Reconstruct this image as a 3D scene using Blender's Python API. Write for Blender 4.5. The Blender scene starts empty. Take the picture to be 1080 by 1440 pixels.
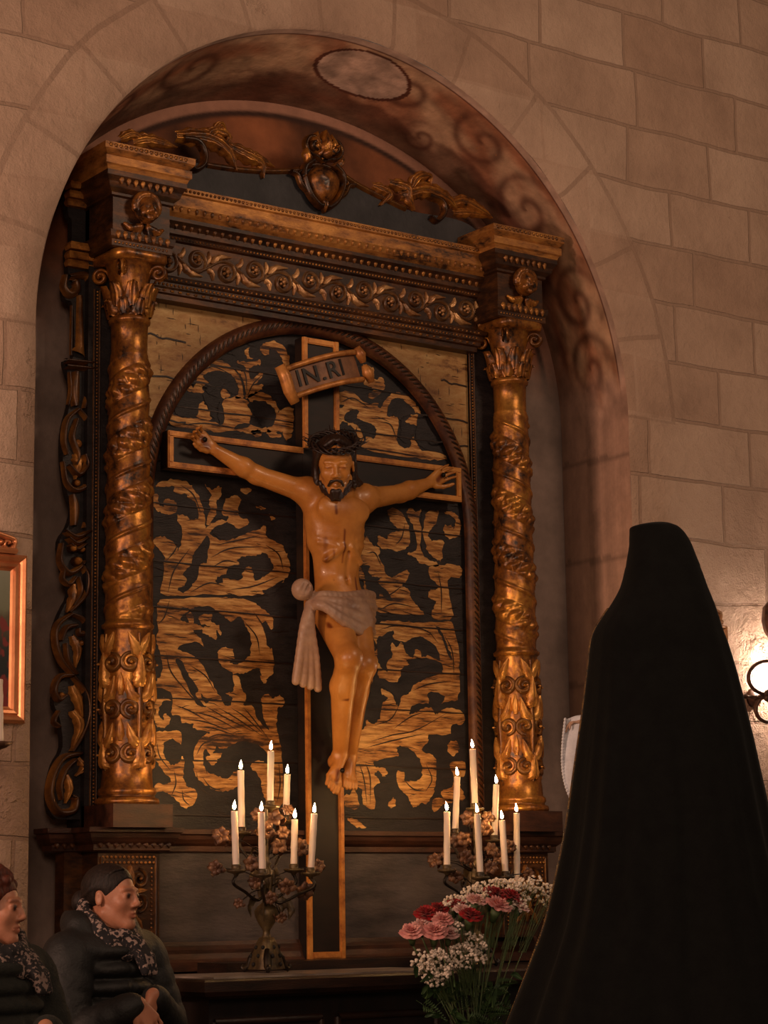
import bpy, math, random
import numpy as np
from mathutils import Vector, Matrix, noise as mnoise

PI = math.pi
SC = bpy.context.scene
COL = SC.collection
rnd = random.Random(7)

# ------------------------------------------------------------------ camera frame
F = 3100.0
_P, _Y, _R = [math.radians(a) for a in (10.22, 35.85, -0.87)]
_fw = np.array([math.sin(_Y)*math.cos(_P), math.cos(_Y)*math.cos(_P), math.sin(_P)])
_r0 = np.array([math.cos(_Y), -math.sin(_Y), 0.0]); _u0 = np.cross(_r0, _fw)
_ri = _r0*math.cos(_R)+_u0*math.sin(_R); _up = _u0*math.cos(_R)-_r0*math.sin(_R)
def _ray(px, py): return _fw+_ri*(px-540)/F-_up*(py-720)/F
CAM = -_ray(440, 800)*9.0; CAM[2] = 1.35
def at(px, py, y):
    """the point of the vertical plane Y=y seen at this place of the photograph"""
    d = _ray(px, py); return CAM+d*((y-CAM[1])/d[1])
def V(px, py, y): return Vector(at(px, py, y))

cam = bpy.data.objects.new('camera', bpy.data.cameras.new('camera'))
COL.objects.link(cam)
cam.data.sensor_fit = 'VERTICAL'; cam.data.sensor_height = 36.0; cam.data.lens = F/1440*36
cam.data.clip_end = 100
m = Matrix.Identity(4)
for i in range(3):
    m[i][0] = _ri[i]; m[i][1] = _up[i]; m[i][2] = -_fw[i]; m[i][3] = CAM[i]
cam.matrix_world = m
SC.camera = cam

# ------------------------------------------------------------------ colour and materials
def lin(c):
    c = c/255.0
    return c/12.92 if c <= 0.04045 else ((c+0.055)/1.055)**2.4
def rgb(r, g, b): return (lin(r), lin(g), lin(b), 1.0)

def new_mat(name):
    mt = bpy.data.materials.new(name); mt.use_nodes = True
    nt = mt.node_tree
    return mt, nt, nt.nodes['Principled BSDF']
def N(nt, typ, **kw):
    n = nt.nodes.new(typ)
    for k, v in kw.items():
        if k in n.inputs: n.inputs[k].default_value = v
        else: setattr(n, k, v)
    return n
def ramp(nt, stops):
    r = nt.nodes.new('ShaderNodeValToRGB')
    e = r.color_ramp.elements
    while len(e) < len(stops): e.new(0.5)
    for el, (p, c) in zip(e, stops): el.position = p; el.color = c
    return r
def mixc(nt, fac, a, b, blend='MIX'):
    n = nt.nodes.new('ShaderNodeMix'); n.data_type = 'RGBA'; n.blend_type = blend
    for sock, val in ((n.inputs[0], fac), (n.inputs[6], a), (n.inputs[7], b)):
        if hasattr(val, 'is_output'): nt.links.new(val, sock)
        else: sock.default_value = val
    return n.outputs[2]
def mth(nt, op, a, b=None, c=None):
    n = nt.nodes.new('ShaderNodeMath'); n.operation = op
    for i, v in enumerate((a, b, c)):
        if v is None: continue
        if hasattr(v, 'is_output'): nt.links.new(v, n.inputs[i])
        else: n.inputs[i].default_value = v
    return n.outputs[0]

def M(name, c1, c2, scale=8.0, rough=0.6, metal=0.0, bump=0.0, bscale=40.0, stretch=(1,1,1), attr=None, cavity=None, sheen=0.0, spec=0.5, lo=0.35, hi=0.65, detail=6.0, coat=0.0):
    mt, nt, b = new_mat(name)
    tc = N(nt, 'ShaderNodeTexCoord'); mp = N(nt, 'ShaderNodeMapping')
    mp.inputs['Scale'].default_value = stretch
    nt.links.new(tc.outputs['Object'], mp.inputs['Vector'])
    no = N(nt, 'ShaderNodeTexNoise', Scale=scale, Detail=detail, Roughness=0.62)
    nt.links.new(mp.outputs[0], no.inputs['Vector'])
    rp = ramp(nt, [(lo, c1), (hi, c2)])
    nt.links.new(no.outputs[0], rp.inputs[0])
    col = rp.outputs[0]
    if attr:
        at_ = N(nt, 'ShaderNodeAttribute', attribute_name=attr)
        col = mixc(nt, 1.0, at_.outputs['Color'], col, 'MULTIPLY')
    if cavity:
        g = N(nt, 'ShaderNodeNewGeometry')
        r2 = ramp(nt, [(0.40, (1,1,1,1)), (0.50, (0,0,0,1))])
        nt.links.new(g.outputs['Pointiness'], r2.inputs[0])
        col = mixc(nt, r2.outputs[0], col, cavity)
    nt.links.new(col, b.inputs['Base Color'])
    b.inputs['Roughness'].default_value = rough; b.inputs['Metallic'].default_value = metal
    b.inputs['Sheen Weight'].default_value = sheen
    b.inputs['Specular IOR Level'].default_value = spec
    b.inputs['Coat Weight'].default_value = coat
    if bump:
        n2 = N(nt, 'ShaderNodeTexNoise', Scale=bscale, Detail=5.0, Roughness=0.6)
        nt.links.new(mp.outputs[0], n2.inputs['Vector'])
        bp = N(nt, 'ShaderNodeBump', Strength=bump, Distance=0.01)
        nt.links.new(n2.outputs[0], bp.inputs['Height'])
        nt.links.new(bp.outputs[0], b.inputs['Normal'])
    return mt

def emit_mat(name, col, strength):
    mt, nt, b = new_mat(name)
    b.inputs['Base Color'].default_value = col
    b.inputs['Emission Color'].default_value = col
    b.inputs['Emission Strength'].default_value = strength
    return mt

# ------------------------------------------------------------------ mesh builder
class MB:
    def __init__(s): s.v = []; s.f = []; s.sm = []; s.mi = []; s.cur = 0
    def add(s, vs, fs, smooth=True):
        o = len(s.v); s.v.extend([tuple(p) for p in vs])
        s.f.extend([tuple(i+o for i in f) for f in fs]); s.sm.extend([smooth]*len(fs))
        return o
    def box(s, x0, x1, y0, y1, z0, z1):
        vs = [(x, y, z) for x in (x0, x1) for y in (y0, y1) for z in (z0, z1)]
        s.add(vs, [(0,1,3,2),(4,6,7,5),(0,4,5,1),(2,3,7,6),(0,2,6,4),(1,5,7,3)], False)
    def bbox(s, x0, x1, y0, y1, z0, z1, b=0.004):
        """box with chamfered vertical and horizontal front edges"""
        s.rect([(b, z0), (0, z0+b), (0, z1-b), (b, z1)], x0, x1, y0, y1, neg=True)
    def grid(s, P, cu=False, cv=False, smooth=True, flip=False):
        nu, nv = len(P), len(P[0]); vs = [p for r in P for p in r]; fs = []
        for i in range(nu if cu else nu-1):
            for j in range(nv if cv else nv-1):
                a = i*nv+j; b = ((i+1) % nu)*nv+j; c = ((i+1) % nu)*nv+(j+1) % nv; d = i*nv+(j+1) % nv
                fs.append((a, d, c, b) if flip else (a, b, c, d))
        return s.add(vs, fs, smooth)
    def lathe(s, prof, c=(0,0,0), n=32, rfun=None, smooth=True, axis=None):
        P = []
        for r, z in prof:
            row = []
            for k in range(n):
                a = 2*PI*k/n; rr = rfun(r, z, a) if rfun else r
                row.append((c[0]+rr*math.cos(a), c[1]+rr*math.sin(a), c[2]+z))
            P.append(row)
        s.grid(P, cv=True, smooth=smooth, flip=True)
    def rect(s, prof, x0, x1, y0, y1, neg=False, back=True):
        """mouldings returned round a rectangular block: prof = (offset, z)"""
        P = []
        for o, z in prof:
            q = -o if neg else o
            yb = y1-o if (neg and back) else y1
            P.append([(x0-q, y0-q, z), (x1+q, y0-q, z), (x1+q, yb, z), (x0-q, yb, z)])
        s.grid(P, cv=True, smooth=False, flip=True)
        n = len(P); o = len(s.v)-4*n
        s.f.append((o+3, o+2, o+1, o)); s.sm.append(False)
        e = o+4*(n-1); s.f.append((e, e+1, e+2, e+3)); s.sm.append(False)
    def tube(s, pts, rad, n=8, closed=False, caps=True, flat=1.0):
        pts = [Vector(p) for p in pts]; m_ = len(pts)
        if not hasattr(rad, '__len__'): rad = [rad]*m_
        T = []
        for i in range(m_):
            a = pts[(i-1) % m_] if (closed or i > 0) else pts[i]
            b = pts[(i+1) % m_] if (closed or i < m_-1) else pts[i]
            t = (b-a); T.append(t.normalized() if t.length > 1e-9 else Vector((0,0,1)))
        up = Vector((0,0,1)) if abs(T[0].z) < 0.9 else Vector((0,1,0))
        nrm = T[0].cross(up).normalized(); P = []
        for i in range(m_):
            nrm = (nrm-T[i]*nrm.dot(T[i])); nrm = nrm.normalized() if nrm.length > 1e-9 else T[i].orthogonal().normalized()
            bn = T[i].cross(nrm)
            P.append([pts[i]+(nrm*math.cos(2*PI*k/n)+bn*math.sin(2*PI*k/n)*flat)*rad[i] for k in range(n)])
        o = s.grid(P, cu=closed, cv=True)
        if caps and not closed:
            s.f.append(tuple(o+k for k in range(n))); s.sm.append(False)
            s.f.append(tuple(o+(m_-1)*n+k for k in reversed(range(n)))); s.sm.append(False)
    def ell(s, c, r, rot=None, nu=12, nv=16):
        P = []
        R_ = rot or Matrix.Identity(3); c = Vector(c)
        for i in range(nu+1):
            t = PI*i/nu
            P.append([c+R_ @ Vector((r[0]*math.sin(t)*math.cos(2*PI*j/nv), r[1]*math.sin(t)*math.sin(2*PI*j/nv), r[2]*math.cos(t))) for j in range(nv)])
        s.grid(P, cv=True)
    # ---- carved relief on any surface: mp(u, v, h) -> point
    def stroke(s, pts, w, h, mp, n=5, flatc=0.0):
        m_ = len(pts)
        W = w if hasattr(w, '__len__') else [w]*m_
        H = h if hasattr(h, '__len__') else [h]*m_
        P = []
        for i in range(m_):
            a = pts[max(i-1, 0)]; b = pts[min(i+1, m_-1)]
            tx, ty = b[0]-a[0], b[1]-a[1]; L = math.hypot(tx, ty) or 1.0
            nx, ny = -ty/L, tx/L; row = []
            for k in range(n+1):
                an = PI*k/n; o = W[i]*math.cos(an)
                row.append(mp(pts[i][0]+nx*o, pts[i][1]+ny*o, H[i]*math.sin(an)))
            P.append(row)
        s.grid(P)
    def leaf(s, pts, W, H, mp, lobes=4, n=8, curl=0.0):
        m_ = len(pts); P = []
        for i in range(m_):
            t = i/(m_-1)
            a = pts[max(i-1, 0)]; b = pts[min(i+1, m_-1)]
            tx, ty = b[0]-a[0], b[1]-a[1]; L = math.hypot(tx, ty) or 1.0
            nx, ny = -ty/L, tx/L
            w = W*(math.sin(PI*min(1, (t*0.93+0.06))**0.75)**0.7)*(0.62+0.38*abs(math.cos(lobes*PI*t)))
            row = []
            for k in range(n+1):
                c = -1+2*k/n
                hh = H*(0.25+0.75*(1-c*c)**0.5)*(0.55+0.45*abs(math.sin(c*PI*1.5+0.3)))*(0.6+0.4*math.sin(PI*t))*(1+curl*t*t)
                if k in (0, n): hh = 0
                row.append(mp(pts[i][0]+nx*w*c-tx/L*abs(c)*w*0.35, pts[i][1]+ny*w*c-ty/L*abs(c)*w*0.35, hh))
            P.append(row)
        s.grid(P)
    def dome(s, c, r, h, mp, n=8, k=3, ry=None):
        P = []; ry = ry or r
        for i in range(k+1):
            t = PI/2*i/k
            P.append([mp(c[0]+r*math.cos(t)*math.cos(2*PI*j/n), c[1]+ry*math.cos(t)*math.sin(2*PI*j/n), h*math.sin(t)) for j in range(n)])
        s.grid(P, cv=True)
    def spiral(s, c, r0, turns, a0, w, h, mp, hand=1, tail=None, n=None, eye=True):
        """volute: from outside (angle a0, radius r0) winding inwards; optional list of points leading in"""
        n = n or int(22*turns)+4; pts = list(tail or []); ws = []
        for i in range(n+1):
            t = i/n; r = r0*(1-t)**0.85+r0*0.10
            a = a0+hand*2*PI*turns*t
            pts.append((c[0]+r*math.cos(a), c[1]+r*math.sin(a)))
        m_ = len(pts)
        ws = [w*(0.35+0.65*math.sin(PI*(0.12+0.68*i/m_))) for i in range(m_)]
        s.stroke(pts, ws, [h*(0.6+0.5*i/m_) for i in range(m_)], mp)
        if eye: s.dome(c, r0*0.22, h*1.5, mp)
    def build(s, name, mat, parent=None, attr=None, flat=False):
        me = bpy.data.meshes.new(name)
        me.from_pydata(s.v, [], s.f); me.validate()
        me.polygons.foreach_set('use_smooth', (s.sm if len(s.sm) == len(me.polygons) else [True]*len(me.polygons)))
        for q in (mat if isinstance(mat, (list, tuple)) else [mat]):
            if q: me.materials.append(q)
        if s.mi and len(s.mi) == len(me.polygons): me.polygons.foreach_set('material_index', s.mi)
        if attr:
            for an, data in attr.items():
                ca = me.color_attributes.new(an, 'FLOAT_COLOR', 'POINT')
                ca.data.foreach_set('color', np.asarray(data, dtype=np.float32).ravel())
        me.update()
        o = bpy.data.objects.new(name, me); COL.objects.link(o)
        if parent is not None: adopt(o, parent)
        return o
ORIG = {}
def adopt(o, parent):
    """parent o, whose mesh is written in world coordinates"""
    o.parent = parent; o.matrix_parent_inverse = Matrix.Translation(-ORIG.get(parent.name, Vector((0, 0, 0))))
def tag(o, label=None, cat=None, group=None, kind=None):
    if label: o['label'] = label
    if cat: o['category'] = cat
    if group: o['group'] = group
    if kind: o['kind'] = kind
    return o
def thing(name, label, cat, loc, group=None):
    o = bpy.data.objects.new(name, None); o.empty_display_size = 0.1
    COL.objects.link(o); o.location = loc; ORIG[o.name] = Vector(loc)
    return tag(o, label, cat, group)

def cat(pts, n=8, closed=False):
    """Catmull-Rom through the points"""
    P = [np.array(p, float) for p in pts]; out = []; m_ = len(P)
    for i in range(m_ if closed else m_-1):
        p1, p2 = P[i], P[(i+1) % m_]
        p0 = P[i-1] if (closed or i > 0) else p1*2-p2
        p3 = P[(i+2) % m_] if (closed or i+2 < m_) else p2*2-p1
        for k in range(n):
            t = k/n
            out.append(tuple(0.5*((2*p1)+(p2-p0)*t+(2*p0-5*p1+4*p2-p3)*t*t+(3*p1-p0-3*p2+p3)*t**3)))
    if not closed: out.append(tuple(P[-1]))
    return out
def plane(Y, px=False): return lambda u, v, h: (u, Y-h, v)

# ------------------------------------------------------------------ smooth distance fields -> one continuous surface
class SDF:
    def __init__(s, lo, hi, res):
        s.lo = np.array(lo, np.float32); s.res = res
        s.n = np.ceil((np.array(hi)-s.lo)/res).astype(int)+1
        s.f = np.full(tuple(s.n), 0.5, np.float32)
    def _win(s, a, b, mg):
        i0 = np.maximum(np.floor((np.minimum(a, b)-mg-s.lo)/s.res).astype(int), 0)
        i1 = np.minimum(np.ceil((np.maximum(a, b)+mg-s.lo)/s.res).astype(int)+1, s.n)
        if (i1 <= i0).any(): return None
        ax = [s.lo[k]+s.res*np.arange(i0[k], i1[k], dtype=np.float32) for k in range(3)]
        return tuple(slice(i0[k], i1[k]) for k in range(3)), ax[0][:, None, None], ax[1][None, :, None], ax[2][None, None, :]
    def _comb(s, sl, d, k, sub):
        f = s.f[sl]
        if sub:
            h = np.maximum(k-np.abs(f+d), 0)/k; s.f[sl] = np.maximum(f, -d)+h*h*k/4
        else:
            h = np.maximum(k-np.abs(f-d), 0)/k; s.f[sl] = np.minimum(f, d)-h*h*k/4
    def cap(s, a, b, ra, rb=None, k=0.02, sub=False):
        rb = ra if rb is None else rb
        a = np.array(a, np.float32); b = np.array(b, np.float32); w = s._win(a, b, max(ra, rb)+k*1.5+s.res*3)
        if w is None: return
        sl, X, Y, Z = w; d = b-a; L2 = float(d@d) or 1e-9
        t = np.clip(((X-a[0])*d[0]+(Y-a[1])*d[1]+(Z-a[2])*d[2])/L2, 0, 1)
        dist = np.sqrt((X-a[0]-t*d[0])**2+(Y-a[1]-t*d[1])**2+(Z-a[2]-t*d[2])**2)-(ra+(rb-ra)*t)
        s._comb(sl, dist, k, sub)
    def ell(s, c, r, rot=None, k=0.02, sub=False):
        c = np.array(c, np.float32); r = np.array(r, np.float32); rm = float(r.max())
        w = s._win(c, c, rm+k*1.5+s.res*3)
        if w is None: return
        sl, X, Y, Z = w
        R_ = np.array(rot, np.float32) if rot is not None else np.eye(3, dtype=np.float32)
        q = [(X-c[0])*R_[0][j]+(Y-c[1])*R_[1][j]+(Z-c[2])*R_[2][j] for j in range(3)]
        k0 = np.sqrt((q[0]/r[0])**2+(q[1]/r[1])**2+(q[2]/r[2])**2)
        k1 = np.sqrt((q[0]/r[0]**2)**2+(q[1]/r[1]**2)**2+(q[2]/r[2]**2)**2)+1e-9
        s._comb(sl, k0*(k0-1)/k1, k, sub)
    def chain(s, pts, rads, k=0.02, sub=False):
        for i in range(len(pts)-1): s.cap(pts[i], pts[i+1], rads[i], rads[i+1], k, sub)
    def mesh(s):
        f = s.f; sg = f < 0
        c = np.zeros(tuple(s.n-1), np.int8)
        for dx in (0, 1):
            for dy in (0, 1):
                for dz in (0, 1): c += sg[dx:s.n[0]-1+dx, dy:s.n[1]-1+dy, dz:s.n[2]-1+dz]
        act = (c > 0) & (c < 8); I = np.argwhere(act)
        idx = np.full(act.shape, -1, np.int64); idx[act] = np.arange(len(I))
        acc = np.zeros((len(I), 3)); cnt = np.zeros(len(I))
        offs = [np.array(o) for o in ((0,0,0),(1,0,0),(0,1,0),(1,1,0),(0,0,1),(1,0,1),(0,1,1),(1,1,1))]
        for i in range(8):
            for ax in range(3):
                if offs[i][ax]: continue
                o2 = offs[i].copy(); o2[ax] = 1
                A = I+offs[i]; B = I+o2
                fa = f[A[:, 0], A[:, 1], A[:, 2]]; fb = f[B[:, 0], B[:, 1], B[:, 2]]
                mk = (fa < 0) != (fb < 0); t = np.where(mk, fa/(fa-fb+1e-12), 0)
                p = offs[i][None, :].astype(float).repeat(len(I), 0); p[:, ax] += t
                acc[mk] += p[mk]; cnt[mk] += 1
        vs = (I+acc/cnt[:, None])*s.res+s.lo
        faces = []
        for ax in range(3):
            u, w = (ax+1) % 3, (ax+2) % 3
            a = sg; sl0 = [slice(None)]*3; sl1 = [slice(None)]*3
            sl0[ax] = slice(0, -1); sl1[ax] = slice(1, None)
            ch = a[tuple(sl0)] != a[tuple(sl1)]
            E = np.argwhere(ch)
            E = E[(E[:, u] > 0) & (E[:, w] > 0) & (E[:, u] < s.n[u]-1) & (E[:, w] < s.n[w]-1)]
            def cell(du, dw):
                q = E.copy(); q[:, u] -= du; q[:, w] -= dw; return idx[q[:, 0], q[:, 1], q[:, 2]]
            q = np.stack([cell(1, 1), cell(0, 1), cell(0, 0), cell(1, 0)], 1)
            ins = a[E[:, 0], E[:, 1], E[:, 2]]
            q[~ins] = q[~ins][:, ::-1]
            faces.append(q)
        return vs, np.concatenate(faces)
    def build(s, name, mat, parent=None, colfn=None, smooth=2):
        vs, fs = s.mesh()
        for _ in range(smooth):       # light Laplacian relaxing
            acc = np.zeros_like(vs); cnt = np.zeros(len(vs))
            for a, b in ((0, 1), (1, 2), (2, 3), (3, 0)):
                np.add.at(acc, fs[:, a], vs[fs[:, b]]); np.add.at(cnt, fs[:, a], 1)
                np.add.at(acc, fs[:, b], vs[fs[:, a]]); np.add.at(cnt, fs[:, b], 1)
            vs = vs*0.5+acc/np.maximum(cnt, 1)[:, None]*0.5
        me = bpy.data.meshes.new(name)
        me.vertices.add(len(vs)); me.vertices.foreach_set('co', vs.astype(np.float32).ravel())
        me.loops.add(len(fs)*4); me.loops.foreach_set('vertex_index', fs.astype(np.int32).ravel())
        me.polygons.add(len(fs)); me.polygons.foreach_set('loop_start', np.arange(0, len(fs)*4, 4, dtype=np.int32))
        me.polygons.foreach_set('use_smooth', [True]*len(fs))
        me.update(); me.validate()
        if mat: me.materials.append(mat)
        if colfn is not None:
            ca = me.color_attributes.new('Col', 'FLOAT_COLOR', 'POINT')
            ca.data.foreach_set('color', np.asarray(colfn(vs), np.float32).ravel())
        o = bpy.data.objects.new(name, me); COL.objects.link(o)
        if parent is not None: adopt(o, parent)
        return o
# ------------------------------------------------------------------ the room
CX, ZS, RA = 0.012, 3.46, 1.445      # niche arch: centre, springing height, radius
YW, YB = -0.345, 0.15                # wall face, back of the niche

def stone_mat():
    mt, nt, b = new_mat('limestone_blocks'); L = nt.links.new
    tc = N(nt, 'ShaderNodeTexCoord')
    nz = N(nt, 'ShaderNodeTexNoise', Scale=2.3, Detail=3.0); L(tc.outputs['Object'], nz.inputs['Vector'])
    sub = N(nt, 'ShaderNodeVectorMath', operation='SUBTRACT'); L(nz.outputs['Color'], sub.inputs[0]); sub.inputs[1].default_value = (.5, .5, .5)
    sc_ = N(nt, 'ShaderNodeVectorMath', operation='SCALE'); L(sub.outputs[0], sc_.inputs[0]); sc_.inputs['Scale'].default_value = 0.05
    ad = N(nt, 'ShaderNodeVectorMath', operation='ADD'); L(tc.outputs['Object'], ad.inputs[0]); L(sc_.outputs[0], ad.inputs[1])
    sp = N(nt, 'ShaderNodeSeparateXYZ'); L(ad.outputs[0], sp.inputs[0])
    x, z = sp.outputs[0], sp.outputs[2]
    dx = mth(nt, 'SUBTRACT', x, CX); dz = mth(nt, 'SUBTRACT', z, ZS)
    r = mth(nt, 'SQRT', mth(nt, 'ADD', mth(nt, 'MULTIPLY', dx, dx), mth(nt, 'MULTIPLY', dz, dz)))
    th = mth(nt, 'ARCTAN2', dz, dx)
    rad = mth(nt, 'ABSOLUTE', mth(nt, 'SUBTRACT', mth(nt, 'FRACT', mth(nt, 'MULTIPLY', th, 13/PI)), 0.5))     # 0.5 at a joint
    jr = mth(nt, 'LESS_THAN', mth(nt, 'MULTIPLY', mth(nt, 'SUBTRACT', 0.5, rad), mth(nt, 'MULTIPLY', r, PI/13)), 0.010)
    ja = mth(nt, 'LESS_THAN', mth(nt, 'ABSOLUTE', mth(nt, 'SUBTRACT', r, 1.70)), 0.011)
    inv = mth(nt, 'MULTIPLY', mth(nt, 'LESS_THAN', r, 1.70), mth(nt, 'GREATER_THAN', dz, 0.0))
    above = mth(nt, 'GREATER_THAN', dz, 0.0)
    cb = N(nt, 'ShaderNodeCombineXYZ'); L(x, cb.inputs[0]); L(z, cb.inputs[1])
    br = N(nt, 'ShaderNodeTexBrick'); L(cb.outputs[0], br.inputs['Vector'])
    br.offset = 0.5; br.squash = 1.25; br.squash_frequency = 3
    br.inputs['Scale'].default_value = 1.0; br.inputs['Mortar Size'].default_value = 0.009
    br.inputs['Mortar Smooth'].default_value = 0.35; br.inputs['Brick Width'].default_value = 0.50; br.inputs['Row Height'].default_value = 0.268
    br.inputs['Color1'].default_value = (0, 0, 0, 1); br.inputs['Color2'].default_value = (1, 1, 1, 1); br.inputs['Mortar'].default_value = (.5, .5, .5, 1)
    joint = mth(nt, 'ADD', mth(nt, 'MULTIPLY', jr, inv), mth(nt, 'ADD', mth(nt, 'MULTIPLY', ja, above), mth(nt, 'MULTIPLY', br.outputs['Fac'], mth(nt, 'SUBTRACT', 1.0, inv))))
    joint = mth(nt, 'MINIMUM', joint, 1.0)
    n1 = N(nt, 'ShaderNodeTexNoise', Scale=3.0, Detail=8.0, Roughness=0.6); L(tc.outputs['Object'], n1.inputs['Vector'])
    rp = ramp(nt, [(0.25, rgb(164, 136, 117)), (0.55, rgb(188, 158, 137)), (0.80, rgb(200, 170, 148))]); L(n1.outputs[0], rp.inputs[0])
    c = mixc(nt, 0.22, rp.outputs[0], br.outputs['Color'], 'SOFT_LIGHT')
    # plaster peeling on the lower courses
    n3 = N(nt, 'ShaderNodeTexNoise', Scale=1.6, Detail=7.0, Roughness=0.7); L(tc.outputs['Object'], n3.inputs['Vector'])
    low = N(nt, 'ShaderNodeMapRange'); L(z, low.inputs[0]); low.inputs[1].default_value = 1.4; low.inputs[2].default_value = 3.6; low.inputs[3].default_value = 0.62; low.inputs[4].default_value = 0.36
    pe = N(nt, 'ShaderNodeMapRange'); L(mth(nt, 'SUBTRACT', n3.outputs[0], mth(nt, 'SUBTRACT', 1.0, low.outputs[0])), pe.inputs[0]); pe.inputs[1].default_value = 0.0; pe.inputs[2].default_value = 0.05
    c = mixc(nt, mth(nt, 'MULTIPLY', pe.outputs[0], 0.35), c, rgb(146, 116, 96))
    jc = mth(nt, 'MULTIPLY', joint, mth(nt, 'MULTIPLY_ADD', n1.outputs[0], 0.9, -0.16))
    c = mixc(nt, jc, c, rgb(118, 92, 76))
    L(c, b.inputs['Base Color']); b.inputs['Roughness'].default_value = 0.9; b.inputs['Specular IOR Level'].default_value = 0.2
    n2 = N(nt, 'ShaderNodeTexNoise', Scale=24.0, Detail=7.0, Roughness=0.72); L(tc.outputs['Object'], n2.inputs['Vector'])
    n4 = N(nt, 'ShaderNodeTexVoronoi', Scale=9.0); L(ad.outputs[0], n4.inputs['Vector'])
    pit = mth(nt, 'LESS_THAN', n4.outputs['Distance'], 0.10)
    h = mth(nt, 'ADD', mth(nt, 'MULTIPLY', n2.outputs[0], 0.55), mth(nt, 'MULTIPLY', n1.outputs[0], 1.3))
    h = mth(nt, 'SUBTRACT', h, mth(nt, 'MULTIPLY', joint, 0.30))
    h = mth(nt, 'SUBTRACT', h, mth(nt, 'MULTIPLY', pe.outputs[0], 0.40))
    h = mth(nt, 'SUBTRACT', h, mth(nt, 'MULTIPLY', pit, 0.25))
    h = mth(nt, 'MULTIPLY', h, mth(nt, 'MULTIPLY_ADD', low.outputs[0], 4.2, -1.05))
    bp = N(nt, 'ShaderNodeBump', Strength=0.95, Distance=0.034); L(h, bp.inputs['Height']); L(bp.outputs[0], b.inputs['Normal'])
    return mt
STONE = stone_mat()

def opening(n_arc=72, n_j=24):
    pts = []
    for i in range(n_j): pts.append((CX+RA, ZS*i/n_j, 'j'))
    for i in range(n_arc+1):
        a = PI*i/n_arc; pts.append((CX+RA*math.cos(a), ZS+RA*math.sin(a), 'a'))
    for i in range(n_j-1, -1, -1): pts.append((CX-RA, ZS*i/n_j, 'j'))
    return pts
OP = opening()
# wall with the arched opening, from the arris out to the edges
mb = MB(); P = []
X0, X1, Z1 = -3.2, 4.6, 6.6
for (x, z, t) in OP:
    w = 0.006*(mnoise.noise(Vector((x*6, z*6, 1.3))))
    x_, z_ = x+w, z+w
    if t == 'j':
        ex, ez = (X1 if x > 0 else X0), z
    else:
        dx, dz = x-CX, z-ZS
        ts = []
        if dx > 1e-6: ts.append((X1-CX)/dx)
        if dx < -1e-6: ts.append((X0-CX)/dx)
        if dz > 1e-6: ts.append((Z1-ZS)/dz)
        tt = min(ts); ex, ez = CX+dx*tt, ZS+dz*tt
    row = [(x_+(0.0), YW+0.012, z_), (x_+(ex-x_)*0.006, YW, z_+(ez-z_)*0.006)]
    for q in (0.08, 0.2, 0.4, 0.7, 1.0): row.append((x_+(ex-x_)*q, YW, z_+(ez-z_)*q))
    P.append(row)
mb.grid(P)
for sx in (X0, X1):          # corners above
    pass
mb.add([(X0, YW, 4.6), (X0, YW, Z1), (CX-2.0, YW, Z1)], [(0, 1, 2)], False)
tag(mb.build('wall_front', STONE), kind='structure')

# painted vault of the niche: colours laid on its points
def fresco_col(th, d, z):
    """th 0 right springing .. pi left springing, d 0 front .. 1 back"""
    nz = mnoise.fractal(Vector((th*4.2, d*2.6, 3.1)), 1.0, 2.0, 5)
    n2 = mnoise.fractal(Vector((th*13, d*7, 9.1)), 1.0, 2.0, 4)
    base = np.array(rgb(222, 178, 142)[:3]); dark = np.array(rgb(104, 56, 38)[:3]); pale = np.array(rgb(232, 194, 172)[:3]); red = np.array(rgb(186, 124, 90)[:3])
    # rolling scrolls along the vault
    s = 0.5+0.5*math.sin(th*9.0+2.2*math.sin(d*6+th*3)+nz*2.6)
    c = base*(1-s)+red*s
    k = 0.0
    for (t0, d0, r0) in ((1.00, .32, .20), (0.74, .45, .22), (0.40, .4, .20), (0.18, .45, .2), (1.30, .36, .17), (2.05, .42, .22), (2.35, .45, .2), (2.65, .45, .2), (0.02, .5, .2), (1.16, .75, .12)):
        du, dv = (th-t0)*1.45, (d-d0)*0.55
        rr = math.hypot(du, dv); an = math.atan2(dv, du)
        if rr < r0:
            w = 0.5+0.5*math.sin(an+rr*52/(r0*5.2)*1.0)
            e = min(1.0, (r0-rr)/0.05)
            k = max(k, e*(w**2.2))
    c = c*(1-0.75*k)+dark*0.75*k
    # dark band toward the back
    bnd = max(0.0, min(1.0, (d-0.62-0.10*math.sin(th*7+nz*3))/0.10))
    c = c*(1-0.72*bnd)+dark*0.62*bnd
    # medallion at the crown
    du, dv = (th-1.46)/0.155, (d-0.40)/0.26
    rr = math.hypot(du, dv)
    if rr < 1.0:
        c = pale*(0.86+0.2*n2)
    elif rr < 1.10: c = dark
    if d < 0.07: c = pale*0.85
    elif d < 0.085: c = dark
    c = c*(0.86+0.35*n2)
    jf = max(0.0, min(1.0, (ZS+0.28-z)/0.22+nz*0.8))       # plain plaster on the jambs
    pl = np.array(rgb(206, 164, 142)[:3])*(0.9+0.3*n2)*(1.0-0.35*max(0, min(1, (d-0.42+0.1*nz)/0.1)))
    for jz in (0.6, 1.2, 1.75, 2.3, 2.85, 3.3):
        if abs(z-jz-0.03*d+0.02*nz) < 0.012: pl = pl*0.66
    c = c*(1-jf)+pl*jf
    return list(np.clip(c, 0.005, 1))+[1.0]
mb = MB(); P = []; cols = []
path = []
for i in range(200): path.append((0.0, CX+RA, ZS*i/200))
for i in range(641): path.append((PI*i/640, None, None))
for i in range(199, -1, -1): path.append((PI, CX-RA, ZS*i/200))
ND = 72
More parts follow.
